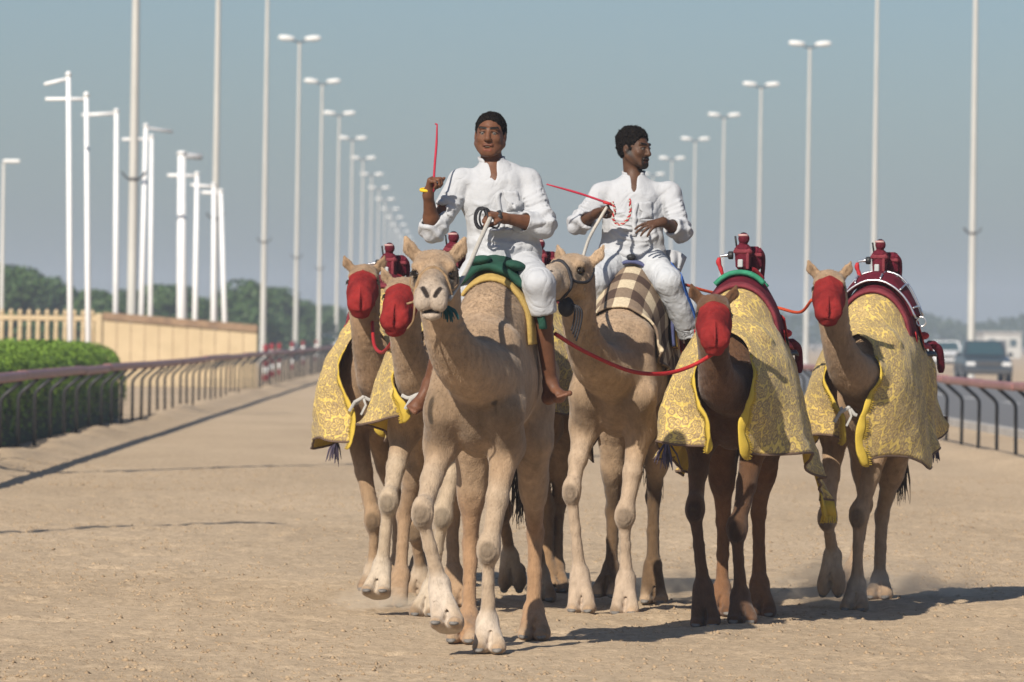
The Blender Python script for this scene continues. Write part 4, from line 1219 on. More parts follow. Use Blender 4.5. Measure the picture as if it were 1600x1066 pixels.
# ================================================================== SADDLES AND ROBOT JOCKEYS
MAROON = mat('maroon_cloth', (.115,.010,.022), .85, (.065,.006,.012), 16, bump=.006, bscale=70, spec=.15)
MAROON_L = mat('faded_maroon', (.19,.035,.045), .85, (.13,.022,.03), 14, bump=.004, bscale=70, spec=.15)
REDS = mat('red_strap', (.42,.022,.028), .7, (.32,.016,.02), 18)
GREENP = mat('green_padding', (.03,.22,.12), .8, (.02,.15,.085), 20, bump=.004, bscale=60)
STEEL = mat('bright_steel', (.62,.62,.64), .3, metal=.9)
BLACKP = mat('black_plastic', (.02,.02,.022), .5)
PANEL = mat('grey_panel', (.40,.42,.42), .5, (.30,.32,.32), 20)
def rsurf(c, f, th, off): return surf(c, f, radians(th) if np.isscalar(th) else np.radians(th), off=off)
def strap(c, pts, off, w, m, name, parent):
    """flat strap over the camel's surface; pts = (f, theta in degrees)"""
    q = catmull(np.array(pts, float), 30); P_ = rsurf(c, q[:,0], q[:,1], off)
    T = np.gradient(P_, axis=0); T /= np.linalg.norm(T,axis=1)[:,None]
    O = P_-np.stack([0*q[:,0], -q[:,0], 0*q[:,0]+1.45],1); O /= np.linalg.norm(O,axis=1)[:,None]
    B = np.cross(T, O); B /= np.linalg.norm(B,axis=1)[:,None]
    G = np.stack([P_-B*w/2, P_+O*.003, P_+B*w/2], 1)
    return sheet(name, G, m, parent, .006)
def racing_saddle(c, label, green=False, frame_=False):
    root = empty('racing_saddle', c.root, c.yaw, label, 'saddle', 'maroon saddles under the robot jockeys')
    drape(c, 'pad', .14, -.42, -radians(60), radians(60), .034, MAROON, root, thick=.022, wob=.004, seed=2)
    drape(c, 'pad_trim', .165, .12, -radians(60), radians(60), .040, MAROON_L, root, nf=5, thick=.020)
    if green:
        a = np.radians(np.linspace(-16, 15, 26)); G = surf(c, np.full(26,.05), a, off=.065)
        m = MB(); m.tube(G, .017, 10, flat=(1,1.5)); m.build('green_roll', GREENP, root, True)
        G = surf(c, np.full(26,-.20), a, off=.06); m = MB(); m.tube(G, .016, 10, flat=(1,1.5)); m.build('green_roll', GREENP, root, True)
    if frame_:
        drape(c, 'seat_panel', .10, -.10, -radians(36), radians(36), .075, MAROON, root, thick=.03, seed=4)
        for f_, o_ in ((.115,.085),(-.10,.10)):
            a = np.radians(np.linspace(-38,38,24)); m = MB(); m.tube(surf(c, np.full(24,f_), a, off=o_), .007, 8); m.build('frame_bar', STEEL, root, True)
        for t in (-30,-12,4,18,32):
            m = MB(); p = surf(c, np.linspace(.115,-.10,8), np.full(8,radians(t)), off=.098); m.tube(p, .006, 6); m.build('frame_bar', STEEL, root, True)
        for t in (-44, 42):
            p = rsurf(c, .02, t, .09)[0]; a = np.linspace(0,2*pi,18)
            m = MB(); m.tube([p+np.array((.03*cos(q),0,.03*sin(q))) for q in a], .005, 6, cap=False); m.build('ring', STEEL, root, True)
    strap(c, [(.05,45),(-.02,62),(-.06,85),(-.08,100)], .045, .045, REDS, 'girth_strap', root)
    strap(c, [(.05,-45),(-.02,-62),(-.06,-85),(-.08,-100)], .045, .045, REDS, 'girth_strap', root)
    strap(c, [(-.10,35),(-.30,48),(-.55,55),(-.78,62)], .050, .05, REDS, 'rear_strap', root)
    strap(c, [(-.14,52),(-.34,62),(-.60,68)], .055, .035, BLACKP, 'rear_strap', root)
    strap(c, [(-.10,-35),(-.30,-48),(-.55,-55),(-.78,-62)], .050, .05, REDS, 'rear_strap', root)
    p = rsurf(c, -.45, 44, .09)[0]; m = MB(); m.ball(p+np.array((-.015,0,-.02)), (.035,.045,.025), 10); m.build('buckle_pad', REDS, root, True)
    p = rsurf(c, -.80, 52, .09)[0]
    m = MB(); m.bev(p+np.array((-.01,0,.0)), (.07,.09,.045), .02); m.build('rear_pad', MAROON, root)
    q = rsurf(c, -.88, 66, .10)[0]; m = MB(); m.tube(catmull([p, (p+q)/2+np.array((.03,0,0)), q+np.array((.03,.02,-.05)), q+np.array((.03,.03,-.11))], 12), [.026]*10+[.022,.015], 10); m.build('tail_roll', MAROON, root, True)
    return root
def robot(c, label, f=-.10, off=.105, dark=False):
    T = rsurf(c, f, 0, off)[0]
    W = c.root + c.R @ T
    o = empty('robot_jockey', W, c.yaw, label, 'robot', 'small robot jockeys on the camels')
    o.scale = (.86,.86,.86)
    # torso: slightly tapered padded vest
    m = MB(); m.bev((0,0,.075), (.122,.11,.18), .028); v = np.array(m.V); k = 1-.16*(v[:,2]+.015)/.18*0; 
    v[:,0] *= .78+1.3*np.clip(v[:,2],0,.2); v[:,1] *= .85+.8*np.clip(v[:,2],0,.2); m.V = [tuple(q) for q in v]; m.build('torso', MAROON, o)
    MB().bev((0,-.004,.116), (.126,.112,.042), .014).build('chest_band', MAROON_L, o)
    MB().bev((-.014,-.052,.035), (.036,.012,.055), .005).build('front_panel', PANEL, o)
    MB().bev((.036,-.054,.05), (.022,.014,.11), .005).build('side_band', MAROON_L, o)
    MB().lathe([(.034,.155),(.030,.17),(.03,.18)], 12).build('neck', MAROON, o, True)
    h = MB(); h.ball((0.004,-.006,.205), (.039,.042,.041), 14); ho = h.build('head', MAROON, o, True)
    MB().tube([(.036*sin(a),-.030*cos(a)-.012,.226+.002*cos(a)) for a in np.linspace(-1.1,1.1,14)], .006, 6, flat=(1.4,.6)).build('visor', mat('pale_visor', (.42,.25,.24), .5), ho, True)
    MB().ball((0.002,-.002,.231), (.026,.028,.018), 10).build('cap', BLACKP, ho, True)
    MB().tube([(-.046,.0,.15),(-.056,.0,.222)], [.006,.007], 8).build('antenna', BLACKP, o, True)
    MB().lathe([(.026,0),(.028,.006),(.028,.028),(.022,.034)], 14, (-.068,-.01,.09), rotm('Y',-pi/2)).build('motor', BLACKP, o, True)
    m = MB(); m.tube([(-.10,-.01,.09),(-.112,-.012,.09),(-.155,-.02,.083),(-.162,-.02,.070)], [.018,.012,.008,.006], 8); m.build('whip_arm', STEEL, o, True)
    m = MB(); m.tube(catmull([(-.162,-.02,.072),(-.166,-.02,.04),(-.152,-.02,.0),(-.135,-.02,-.05)], 10), [.012,.014,.018,.019,.017,.014,.016,.014,.012,.008], 8); m.build('whip_wrap', REDS, o, True)
    # pack behind with sloping back and side flap
    m = MB(); m.bev((.055,.15,.07), (.12,.13,.17), .03); m.build('back_pack', MAROON, o)
    MB().bev((.056,.15,.095), (.13,.14,.028), .008).build('pack_band', MAROON_L, o)
    m = MB(); m.tube(catmull([(.10,.10,.13),(.122,.14,.09),(.122,.17,.02),(.115,.18,-.05)], 12), [.022]*12, 8, flat=(1,.6)); m.build('pack_strap', MAROON, o, True)
    m = MB(); m.tube(catmull([(.06,.0,.0),(.09,.06,-.02),(.13,.14,-.07)], 10), .012, 6, flat=(1.5,.5)); m.build('hold_strap', REDS, o, True)
    return o
racing_saddle(C3, 'maroon saddle with a green padded roll on the dark brown camel', green=True); robot(C3, 'maroon cloth robot jockey with steel whip arm on the dark brown camel', off=.062)
racing_saddle(C4, 'maroon saddle with a steel bar frame on the rightmost camel', frame_=True); robot(C4, 'maroon cloth robot jockey with steel whip arm on the rightmost camel', off=.085)
racing_saddle(C5, 'maroon saddle on the leftmost camel'); robot(C5, 'maroon robot jockey peeping over the head of the leftmost camel', off=.035)
racing_saddle(C6, 'maroon saddle behind the head of the front camel'); robot(C6, 'maroon robot jockey seen behind the raised arm of the front rider', off=.06)
racing_saddle(C7, 'maroon saddle on the hidden camel'); robot(C7, 'maroon robot jockey seen between the two riders', off=.06)

# stiff brown flap standing out behind the rightmost camel's rug
FLAP = mat('brown_flap', (.10,.06,.032), .85, (.07,.04,.022), 10)
fr_ = empty('tail_flap', C4.root, C4.yaw, 'stiff brown flap standing out behind the rug of the rightmost camel', 'flap')
fp = [[C4.loc(1400,632,-.75),C4.loc(1425,640,-.85),C4.loc(1452,648,-.9),C4.loc(1479,651,-.92)],[C4.loc(1402,655,-.74),C4.loc(1428,658,-.84),C4.loc(1454,661,-.9),C4.loc(1479,661,-.92)],[C4.loc(1406,690,-.72),C4.loc(1424,683,-.82),C4.loc(1450,672,-.9),C4.loc(1478,671,-.92)]]
fp = np.array(fp); fg = np.stack([catmull(fp[:,k],8) for k in range(4)],1); fg = np.stack([catmull(fg[i],12) for i in range(8)],0)
sheet('flap', fg, FLAP, fr_, .008)
MB().tube(fg[:,-1], .009, 6).build('binding', BINDING, fr_)

# ------------------------------------------------------------------ riding saddles of the two ridden camels
YPAD = mat('yellow_felt', (.40,.275,.085), .9, (.31,.21,.06), 25, bump=.004, bscale=80)
GREENC = mat('green_quilt', (.012,.062,.040), .85, (.008,.042,.028), 12, bump=.006, bscale=30)
root = empty('riding_pad', C1.root, C1.yaw, 'dark green quilted pad over a yellow felt under the front rider', 'saddle pad')
drape(C1, 'yellow_felt', .135, -.5, -radians(52), radians(56), .016, YPAD, root, thick=.018)
def tuck(G, fs, ts):
    G = G.copy(); s = (ts/ts.max()); G[:,:,2] += .02*np.cos(s*7)[None,:]*(fs>-.2)[:,None]; return G
drape(C1, 'green_quilt', .10, -.5, -radians(48), radians(50), .058, GREENC, root, nf=26, nt=44, thick=.035, wob=.028, seed=6)
m = MB()
for k,(f_,t_) in enumerate(((.06,-6),(.05,12),(.03,28),(.03,-24))):
    p = rsurf(C1, f_, t_, .085)[0]; m2 = MB(); m2.ball(p, (.06,.07,.028), 12, rotm('Y', radians(t_))); m2.build('quilt_fold', GREENC, root, True)
strap(C1, [(-.16,50),(-.17,70),(-.16,92),(-.12,112)], .03, .055, REDS, 'girth_strap', root)
strap(C1, [(-.16,-50),(-.17,-70),(-.16,-92),(-.12,-112)], .03, .055, REDS, 'girth_strap', root)
strap(C1, [(-.19,58),(-.20,72),(-.19,86)], .05, .09, mat('red_flap',(.36,.03,.03),.8,(.28,.02,.02),12), 'strap_flap', root)

def checks():
    m, N, L, p = node_mat('brown_checks', .9)
    uv = N.new('ShaderNodeTexCoord'); sp = N.new('ShaderNodeSeparateXYZ'); L.new(uv.outputs['UV'], sp.inputs[0])
    def sq(out, scale):
        a = N.new('ShaderNodeMath'); a.operation = 'MULTIPLY'; a.inputs[1].default_value = scale; L.new(out, a.inputs[0])
        b = N.new('ShaderNodeMath'); b.operation = 'FRACT'; L.new(a.outputs[0], b.inputs[0])
        c_ = N.new('ShaderNodeMath'); c_.operation = 'GREATER_THAN'; c_.inputs[1].default_value = .5; L.new(b.outputs[0], c_.inputs[0]); return c_.outputs[0]
    s = N.new('ShaderNodeMath'); s.operation = 'ADD'; L.new(sq(sp.outputs[0], 5.0), s.inputs[0]); L.new(sq(sp.outputs[1], 5.2), s.inputs[1])
    d = N.new('ShaderNodeMath'); d.operation = 'DIVIDE'; d.inputs[1].default_value = 2.0; L.new(s.outputs[0], d.inputs[0])
    c1 = ramp(N, L, d.outputs[0], [(0,(.48,.40,.28)),(.4,(.19,.14,.10)),(.8,(.065,.042,.033))], 'CONSTANT')
    nz = N.new('ShaderNodeTexNoise'); nz.inputs['Scale'].default_value = 60; L.new(uv.outputs['UV'], nz.inputs['Vector'])
    c2 = ramp(N, L, nz.outputs['Fac'], [(.3,(.85,.85,.85)),(.7,(1.1,1.1,1.1))])
    mu = N.new('ShaderNodeMix'); mu.data_type = 'RGBA'; mu.blend_type = 'MULTIPLY'; mu.inputs['Factor'].default_value = 1
    L.new(c1, mu.inputs['A']); L.new(c2, mu.inputs['B']); L.new(mu.outputs['Result'], p.inputs['Base Color'])
    return m
CHK = checks()
PEACH = mat('peach_pad', (.50,.30,.17), .85, (.42,.24,.13), 10); NAVY = mat('blue_trim', (.05,.055,.13), .8, (.07,.08,.16), 20); GOLD = mat('gold_trim', (.42,.27,.05), .8, (.34,.2,.04), 25)
root = empty('checked_blanket', C2.root, C2.yaw, 'brown and cream checked blanket over the hump of the bearded rider\'s camel', 'blanket')
fs = np.linspace(.42, -.55, 30); na = 70; G = np.zeros((30,na,3)); r_ = np.random.RandomState(5)
for i,f_ in enumerate(fs):
    thm = 56+ (i/29)**.6*56
    ts = np.radians(np.linspace(-thm, thm, 48)); up = surf(C2, np.full(48,f_), ts, off=.022)
    def hang(p, sd):
        n = 12; L_ = .05+.42*max(0,(i/29-.45)/.55); out = []
        for k in range(1,n): 
            t = k/(n-1); out.append(p+np.array((sd*(.02*t+.025*sin(i*1.1+t*3)*t), .02*sin(i*.9+t*4)*t, -L_*t)))
        return out
    row = hang(up[0],-1)[::-1]+list(up)+hang(up[-1],1); row = np.array(row); G[i] = row[:na] if len(row)>=na else np.vstack([row, np.repeat(row[-1:], na-len(row), 0)])
G = G + np.array((0,0,1))*(.012*fbm(G.reshape(-1,3)*8,3,4)).reshape(30,na)[:,:,None]
G = push_out(C2, G.reshape(-1,3), .018).reshape(30,na,3)
mid = na//2; dv = np.zeros((30,na)); dv[:,1:] = np.cumsum(np.linalg.norm(np.diff(G,axis=1),axis=2),axis=1); dv -= dv[:,mid:mid+1]
du = np.zeros(30); du[1:] = np.cumsum(np.linalg.norm(np.diff(G[:,mid],axis=0),axis=1))
sheet('blanket', G, CHK, root, .012, uv=np.stack([du[:,None]+0*dv, dv+5.05],-1), flip=True)
bag = empty('riding_pad', C2.root, C2.yaw, 'peach riding pad with blue and gold trim under the bearded rider', 'saddle pad')
drape(C2, 'pad', -.04, -.55, -radians(78), radians(62), .045, PEACH, bag, thick=.022, wob=.006, seed=3)
drape(C2, 'blue_trim', -.005, -.042, -radians(30), radians(62), .052, NAVY, bag, nf=4, thick=.020)
drape(C2, 'gold_trim', -.042, -.08, radians(34), radians(64), .066, GOLD, bag, nf=4, thick=.010)
drape(C2, 'teal_trim', -.005, -.045, -radians(80), -radians(31), .052, mat('teal_trim',(.03,.20,.19),.8,(.02,.14,.14),20), bag, nf=4, thick=.020)
for k,(t0,t1,f_) in enumerate(((10,95,-.16),(16,80,-.22),(5,70,-.12))):
    strap(C2, [(f_,t0),(f_-.02,(t0+t1)/2),(f_-.05,t1)], .075+.006*k, .04, (REDS,MAROON,MAROON_L)[k], 'red_strap', bag)
p = rsurf(C2, -.2, 66, .10)[0]; MB().bev(p, (.05,.06,.05), .012).build('buckle', REDS, bag)
p = rsurf(C2, -.02, 0, .085)[0]; MB().ball(p, (.03,.035,.02), 10).build('knot', BLACKP, bag, True)

# ================================================================== RIDERS
def skin_mat(name):
    return mat(name, (.85,.85,.85), .5, (1.1,1.1,1.1), 30, 4, attr='coat', bump=.0015, bscale=140, spec=.22)
SKIN1 = skin_mat('rider_skin')
HAIR = mat('black_hair', (.006,.005,.0045), .9, (.014,.011,.010), 60, bump=.008, bscale=150, spec=.06)
SHIRT = mat('white_cotton', (.41,.42,.44), .9, (.37,.38,.40), 5, bump=.002, bscale=90, sheen=.1, spec=.2)
TROUS = mat('pale_grey_cotton', (.45,.465,.485), .85, (.40,.415,.435), 6, bump=.004, bscale=45, spec=.2)
creases(SHIRT, .011, 3.2); creases(TROUS, .010, 3.2)
EYEW = mat('eye_white', (.10,.085,.075), .35, spec=.3); IRIS = mat('dark_iris', (.012,.008,.006), .2)
TEETH = mat('teeth', (.62,.58,.50), .4)

def unit(v): v = np.array(v, float); return v/(np.linalg.norm(v)+1e-9)
def hand(F, W, d, n, sd, curl, k=.006, s=1.0, thumb=.5, spread=0.0):
    """W wrist, d towards the knuckles, n the way the palm faces, sd=+1: thumb along cross(d,n)"""
    d = unit(d); n = unit(np.array(n)-d*(np.array(n)@d)); t = np.cross(d, n)*sd
    F.cone(W, W+d*.03*s, .027*s, .027*s, k=.02)
    for q in (-.024,-.008,.010,.026): F.cone(W+d*.015*s+t*q*.5*s, W+d*.088*s+t*q*s, .018*s, .0135*s, k=.010)
    tips = []
    L = [(.046,.029,.022),(.050,.032,.023),(.046,.030,.022),(.036,.023,.020)]
    for i in range(4):
        b = W+d*(.090-.006*abs(i-1.2))*s+t*(.028-.0185*i)*s
        a = 0.0; p = b; cu = curl[i] if hasattr(curl[0],'__len__') else curl
        dd = unit(d+t*spread*(1.5-i)*.5)
        for j in range(3):
            a += cu[j]; v = dd*cos(a)+n*sin(a); e = p+v*L[i][j]*s
            F.cone(p, e, (.0095-.0008*j)*s, (.0088-.0009*j)*s, k=.0025); p = e
        tips.append(p)
    b = W+d*.028*s+t*.026*s+n*.008*s; m = b+unit(d*.75+t*.62+n*thumb)*.042*s; e = m+unit(d*(.9-thumb*.4)+t*(.1-.5*thumb)+n*thumb)*.032*s; e2 = e+unit(d*.8-t*.5*thumb+n*thumb*.9)*.026*s
    F.cone(b, m, .016*s, .012*s, k=.012); F.cone(m, e, .0115*s, .0105*s, k=.004); F.cone(e, e2, .0105*s, .0085*s, k=.003)
    return tips, t
def head(F, c, HF, s=1.0, open_=.5, neck=None):
    def H(l,b,u): return c+HF@(np.array((l,b,u))*s)
    E = lambda p,r,k=.012,op='add': F.ell(H(*p), np.array(r)*s, R=HF, k=k, op=op)
    Cn = lambda a,b,ra,rb,k=.01,op='add': F.cone(H(*a), H(*b), ra*s, rb*s, k=k, op=op)
    E((0,.022,.038),(.076,.094,.082),.01); E((0,-.025,-.025),(.067,.070,.090),.03)
    E((0,-.070,-.100),(.026,.022,.020),.02)
    for t in (-1,1):
        Cn((t*.060,.0,-.045),(t*.026,-.066,-.094),.025,.019,.03)
        Cn((t*.046,-.076,.032),(t*.012,-.088,.028),.010,.010,.012)
        E((t*.043,-.066,-.022),(.020,.016,.018),.02)
        E((t*.031,-.098,.008),(.017,.014,.010),.010,'sub')
        Cn((t*.016,-.088,.014),(t*.046,-.080,.010),.006,.006,.004)        # upper lid
        Cn((t*.018,-.086,-.006),(t*.044,-.078,-.008),.006,.006,.006)     # lower lid
        E((t*.013,-.100,-.032),(.009,.010,.008),.006)
        Cn((t*.007,-.112,-.040),(t*.013,-.106,-.041),.004,.004,.003,'sub')
        E((t*.077,.012,-.004),(.011,.020,.031),.008); E((t*.087,.002,.0),(.005,.011,.018),.004,'sub')
    Cn((0,-.088,.020),(0,-.110,-.026),.009,.0135,.012); E((0,-.112,-.030),(.012,.011,.010),.006)
    Cn((-.020,-.090,-.060),(.020,-.090,-.060),.009,.009,.008); Cn((-.016,-.088,-.060-.020-.010*open_),(.016,-.088,-.060-.020-.010*open_),.009,.009,.008)
    E((0,-.100,-.070-.004*open_),(.021,.020,.0025+.0055*open_),.004,'sub')
    if neck is not None: F.cone(H(0,.022,-.06), neck, .054*s, .060*s, k=.02)
    return H
def paint_face(C, V, H, skin, beard=0.0):
    skin = np.array(skin)
    for t in (-1,1):
        C = paint(C, V, H(t*.050,-.082,.036), H(t*.014,-.096,.030), .0055, .004, (.008,.006,.005), .95)
        C = paint(C, V, H(t*.018,-.092,.012), H(t*.044,-.083,.009), .003, .004, skin*.25, .8)
    C = paint(C, V, H(-.019,-.098,-.060), H(.019,-.098,-.060), .007, .006, skin*np.array((.75,.5,.5)), .7)
    C = paint(C, V, H(-.015,-.097,-.085), H(.015,-.097,-.085), .007, .006, skin*np.array((1.15,.7,.7)), .7)
    if beard:
        dk = (.008,.006,.005)
        C = paint(C, V, H(-.026,-.098,-.049), H(.026,-.098,-.049), .005, .006, dk, beard)
        for t in (-1,1):
            C = paint(C, V, H(t*.030,-.092,-.052), H(t*.026,-.082,-.100), .006, .009, dk, beard)
            C = paint(C, V, H(t*.070,-.005,-.02), H(t*.030,-.065,-.100), .014, .014, dk, beard*.9)
        C = paint(C, V, H(0,-.085,-.104), H(0,-.06,-.118), .022, .012, dk, beard)
    return C
def grid_for(pts, pad, h, fine=None, hf=.004):
    pts = np.array(pts); lo = pts.min(0)-pad; hi = pts.max(0)+pad
    fi = fine if fine is not None else [[],[],[]]
    return Field(*[axis_pts(lo[k], hi[k], h, fi[k], hf) for k in range(3)])
def folds(V, A, S, seed):
    n = vnoise(V*np.array(S), seed)+.5*vnoise(V*np.array(S)*2.1, seed+3)
    return A*(.5-np.abs(n))

def rider(label, skin, YR, px, hd, hup, hair_curl, beard, open_, seed, sm=None, trousers_to='knee', hand_r=None, hand_l=None, chin_cut=0):
    Q_ = lambda k: P(px[k][0], px[k][1], YR+px[k][2])
    base = Q_('pelvis')+np.array((0,0,-.10)); J = {k: Q_(k)-base for k in px}
    root = empty('person', base, 0, label, 'person')
    HF = frame(hd, hup); hc = J['head']
    # ------------------------------------------------ body
    fine = [[(hc[k]-.15, hc[k]+.15)] for k in range(3)]
    F = grid_for([J[k] for k in J], .16, .006, fine, .0042)
    H = head(F, hc, HF, 1.0, open_, J['neck'])
    up = unit(J['neck']-J['pelvis'])
    F.cone(J['neck'], J['neck']-up*.06, .055, .062, k=.02)
    F.cone(J['neck']-up*.12, J['pelvis']+up*.08, .125, .125, k=.05); F.ell(J['pelvis'], (.15,.12,.12), k=.05)
    for s_ in 'rl':
        sh, el, wr = J['sh_'+s_], J['el_'+s_], J['wr_'+s_]
        F.cone(J['neck']-up*.07, sh, .040, .046, k=.03); F.cone(sh, el, .050, .042, k=.03)
        md = el*.65+wr*.35; F.cone(el, md, .042, .041, k=.02); F.cone(md, wr, .041, .026, k=.02)
        hp, kn, an, toe, heel = (J[q+s_] for q in ('hip_','kn_','an_','toe_','heel_'))
        F.cone(hp, kn, .082, .058, k=.03); F.ell(kn, .056, k=.02)
        cf = kn*.68+an*.32; F.cone(kn, cf+np.array((0,.015,0)), .055, .054, k=.02); F.cone(cf+np.array((0,.015,0)), an, .052, .036, k=.02)
        F.cone(an, heel, .036, .034, k=.02)
        fdir = toe-heel; fl = unit(np.cross(fdir, kn-an)); dn = unit(np.cross(fdir, fl))
        F.cone(heel, heel+fdir*.62, .033, .034, k=.02); F.cone(an, heel+fdir*.6, .03, .028, k=.03)
        for q,(o_,l_,r_) in enumerate(((-.030,.98,.0145),(-.010,.97,.0105),(.006,.92,.0098),(.020,.86,.0092),(.033,.80,.0088))):
            o2 = o_*(1 if s_=='l' else 1)
            F.cone(heel+fdir*.58+fl*o2*.8, heel+fdir*(l_-.06)+fl*o2, .019, r_, k=.008); F.ell(heel+fdir*l_+fl*o2, r_*1.05, k=.003)
    th, _t = hand(F, J['wr_r'], J['hd_r']-J['wr_r'], hand_r['n'], hand_r['sd'], hand_r['curl'], thumb=hand_r['thumb'], spread=hand_r.get('spread',0))
    hand(F, J['wr_l'], J['hd_l']-J['wr_l'], hand_l['n'], hand_l['sd'], hand_l['curl'], thumb=hand_l['thumb'], spread=hand_l.get('spread',0))
    V, Q = F.mesh(); V = smooth_mesh(V, Q, 1, .3)
    C = np.tile(np.array(skin), (len(V),1))*(1+.10*fbm(V*9,3,seed)[:,None])
    for s_ in 'rl':
        C = paint(C, V, J['heel_'+s_]+np.array((0,0,-.035)), J['toe_'+s_]+np.array((0,0,-.02)), .022, .015, np.array(skin)*1.5+.02, .6)
    C = paint_face(C, V, H, skin, beard)
    me = mesh_np('body', V, Q); set_col(me, np.clip(C,.002,.9)); link('body', me, SKIN1, root)
    for t in (-1,1):
        e = MB().ball(H(t*.031,-.079,.003), .0125, 10, HF).build('eye', EYEW, root, True)
        MB().ball(H(t*.031,-.0875,.003), (.0052,.0045,.0052), 8, HF).build('iris', IRIS, e, True)
    if open_ > .2:
        MB().bev(H(0,-.086,-.0655), (.030,.010,.008), .002, HF).build('teeth', TEETH, root)
    # ------------------------------------------------ hair
    F = grid_for([hc-.13, hc+.13], .02, .005)
    hz = .006 if beard else 0
    F.ell(H(0,.026,.046+hz), (.083+hz,.100+hz,.085+hz), R=HF, k=0); F.ell(H(0,.030,.0), (.079,.088,.080), R=HF, k=.02)
    F.ell(H(0,-.098,-.028), (.110,.088,.112), R=HF, k=.006, op='sub'); F.ell(H(0,-.02,-.10), (.12,.085,.085), R=HF, k=.01, op='sub')
    for t in (-1,1): F.ell(H(t*.09,.012,-.012), (.024,.026,.034), R=HF, k=.006, op='sub')
    F.plane(H(0,.0,-.055), HF@np.array((0,0,-1.0)), .2)
    V, Q = F.mesh(); N_ = vnormals(V, Q); V = V+N_*(hair_curl*fbm(V*55,2,seed+1))[:,None]
    hr_ = link('hair', mesh_np('hair', V, Q), HAIR, root)
    rr = np.random.RandomState(seed); N_ = vnormals(V, Q); n_ = 5000; ii = rr.randint(0, len(V), n_); g = N_[ii]+.9*rr.normal(size=(n_,3)); g /= np.linalg.norm(g,axis=1)[:,None]
    sd = np.cross(g, rr.normal(size=(n_,3))); sd *= .0012/(np.linalg.norm(sd,axis=1)[:,None]+1e-9); ln = (.004+(.007 if beard else .003)*rr.rand(n_))[:,None]
    VV = np.stack([V[ii]-sd, V[ii]+sd, V[ii]+g*ln],1).reshape(-1,3); link('strands', mesh_np('strands', VV, np.arange(n_*3).reshape(-1,3), False), HAIR, hr_)['kind'] = 'stuff'
    # ------------------------------------------------ shirt
    F = grid_for([J[k] for k in ('neck','pelvis','sh_r','sh_l','el_r','el_l','hip_r','hip_l')]+[J['cuff_r'],J['cuff_l'],J['pelvis']+np.array((0,0,-.08))], .18, .0062, [[(J['neck'][k]-.10, J['neck'][k]+.10)] for k in range(3)], .0042)
    ch = J['neck']-up*.17; be = J['pelvis']+up*.13
    lr = unit(J['sh_l']-J['sh_r']); RB = np.stack([lr, unit(np.cross(up, lr)), up], 1)
    for s_ in 'rl':
        sh, el, cu, wr = J['sh_'+s_], J['el_'+s_], J['cuff_'+s_], J['wr_'+s_]
        F.cone(J['neck']-up*.065, sh, .060, .064, k=.05); F.cone(sh, el, .067, .063, k=.04)
        ax = unit(cu-el); F.cone(el, cu+ax*.03, .062, .054, k=.03)
        F.cone(cu-ax*.030, cu+ax*.002, .057, .058, k=.004)            # turned-back cuff
        F.plane(cu, ax, .09); F.cone(cu+ax*.03, cu-ax*.05, .046, .042, k=.004, op='sub')
    F.ell(ch, (.192,.128,.185), R=RB, k=.02); F.ell(be, (.185,.135,.19), R=RB, k=.08); F.ell(J['pelvis']+up*.01, (.20,.16,.115), R=RB, k=.08)
    F.cone(J['neck']+up*.010, J['neck']-up*.10, .064, .115, k=.04)
    # open neck
    fr = RB[:,1]*(-1 if RB[1,1] > 0 else 1)
    F.cone(J['neck']+up*.09, J['neck']-up*.01+fr*.012, .060, .056, k=.006, op='sub')
    F.cone(J['neck']+up*.03+fr*.07, J['neck']-up*.09+fr*.125, .030, .006, k=.006, op='sub')
    V, Q = F.mesh(); V = smooth_mesh(V, Q, 2, .5); N_ = vnormals(V, Q)
    d = folds(V, .008, (9,9,3.2), seed)+folds(V, .0035, (18,14,8), seed+9)+.002*fbm(V*14,2,seed)
    for s_ in 'rl':   # creases across the bent elbows and under the arms
        de = np.linalg.norm(V-J['el_'+s_],axis=1); ax = unit(J['el_'+s_]-J['sh_'+s_])
        d += .010*np.clip(1-de/.17,0,1)*np.sin((V@ax)*95+3*vnoise(V*12,seed+4))
    low = np.clip(1-np.linalg.norm(V-(J['pelvis']+up*.06),axis=1)/.24,0,1)
    d += .014*low*np.sin((V@up)*60+2.5*vnoise(V*7,seed+6))
    def crease(V, d, a, b, depth, w, bend=0.0):
        a = np.array(a); b = np.array(b); ab = b-a; L2 = ab@ab; t = np.clip(((V-a)@ab)/L2, 0, 1)
        c_ = a+t[:,None]*ab; c_ = c_-up*(bend*4*t*(1-t))[:,None]
        q = np.linalg.norm(V-c_, axis=1); o = ((V-c_)@up)
        e = np.sin(np.clip(t,0,1)*pi)**.5
        return d+e*depth*(np.exp(-(q/w)**2)*np.sign(o)*.5*np.minimum(np.abs(o)/(.5*w),1)+.5*np.exp(-((q-w)/w)**2))
    for sg, s_ in ((-1,'r'),(1,'l')):
        ap = J['sh_'+s_]-up*.09-lr*sg*.02+fr*.10; md = J['neck']-up*.20+fr*.135
        for k in range(5):
            d = crease(V, d, ap-up*.03*k, md+lr*sg*(.05-.02*k)-up*(.02+.055*k), .022, .010, .02)
        el = J['el_'+s_]; sh = J['sh_'+s_]; ax = unit(el-sh); cr = unit(np.cross(ax, fr))
        for k in range(7):
            c0 = sh+(el-sh)*(.25+.13*k)+fr*.05; d = crease(V, d, c0-cr*.06, c0+cr*.06+ax*(.03-.012*k), .020, .009, .0)
    for k in range(6):
        c0 = J['pelvis']+up*(.03+.045*k)+fr*.14; d = crease(V, d, c0-lr*(.14-.02*(k%3))+up*.02*(k%2), c0+lr*(.12-.03*(k%2))-up*.015*(k%3), .024, .011, .025)
    d *= np.clip((np.linalg.norm(V-(J['neck']+fr*.04),axis=1)-.09)/.08, 0, 1)
    V = V+N_*d[:,None]
    shirt = link('shirt', mesh_np('shirt', V, Q), SHIRT, root)
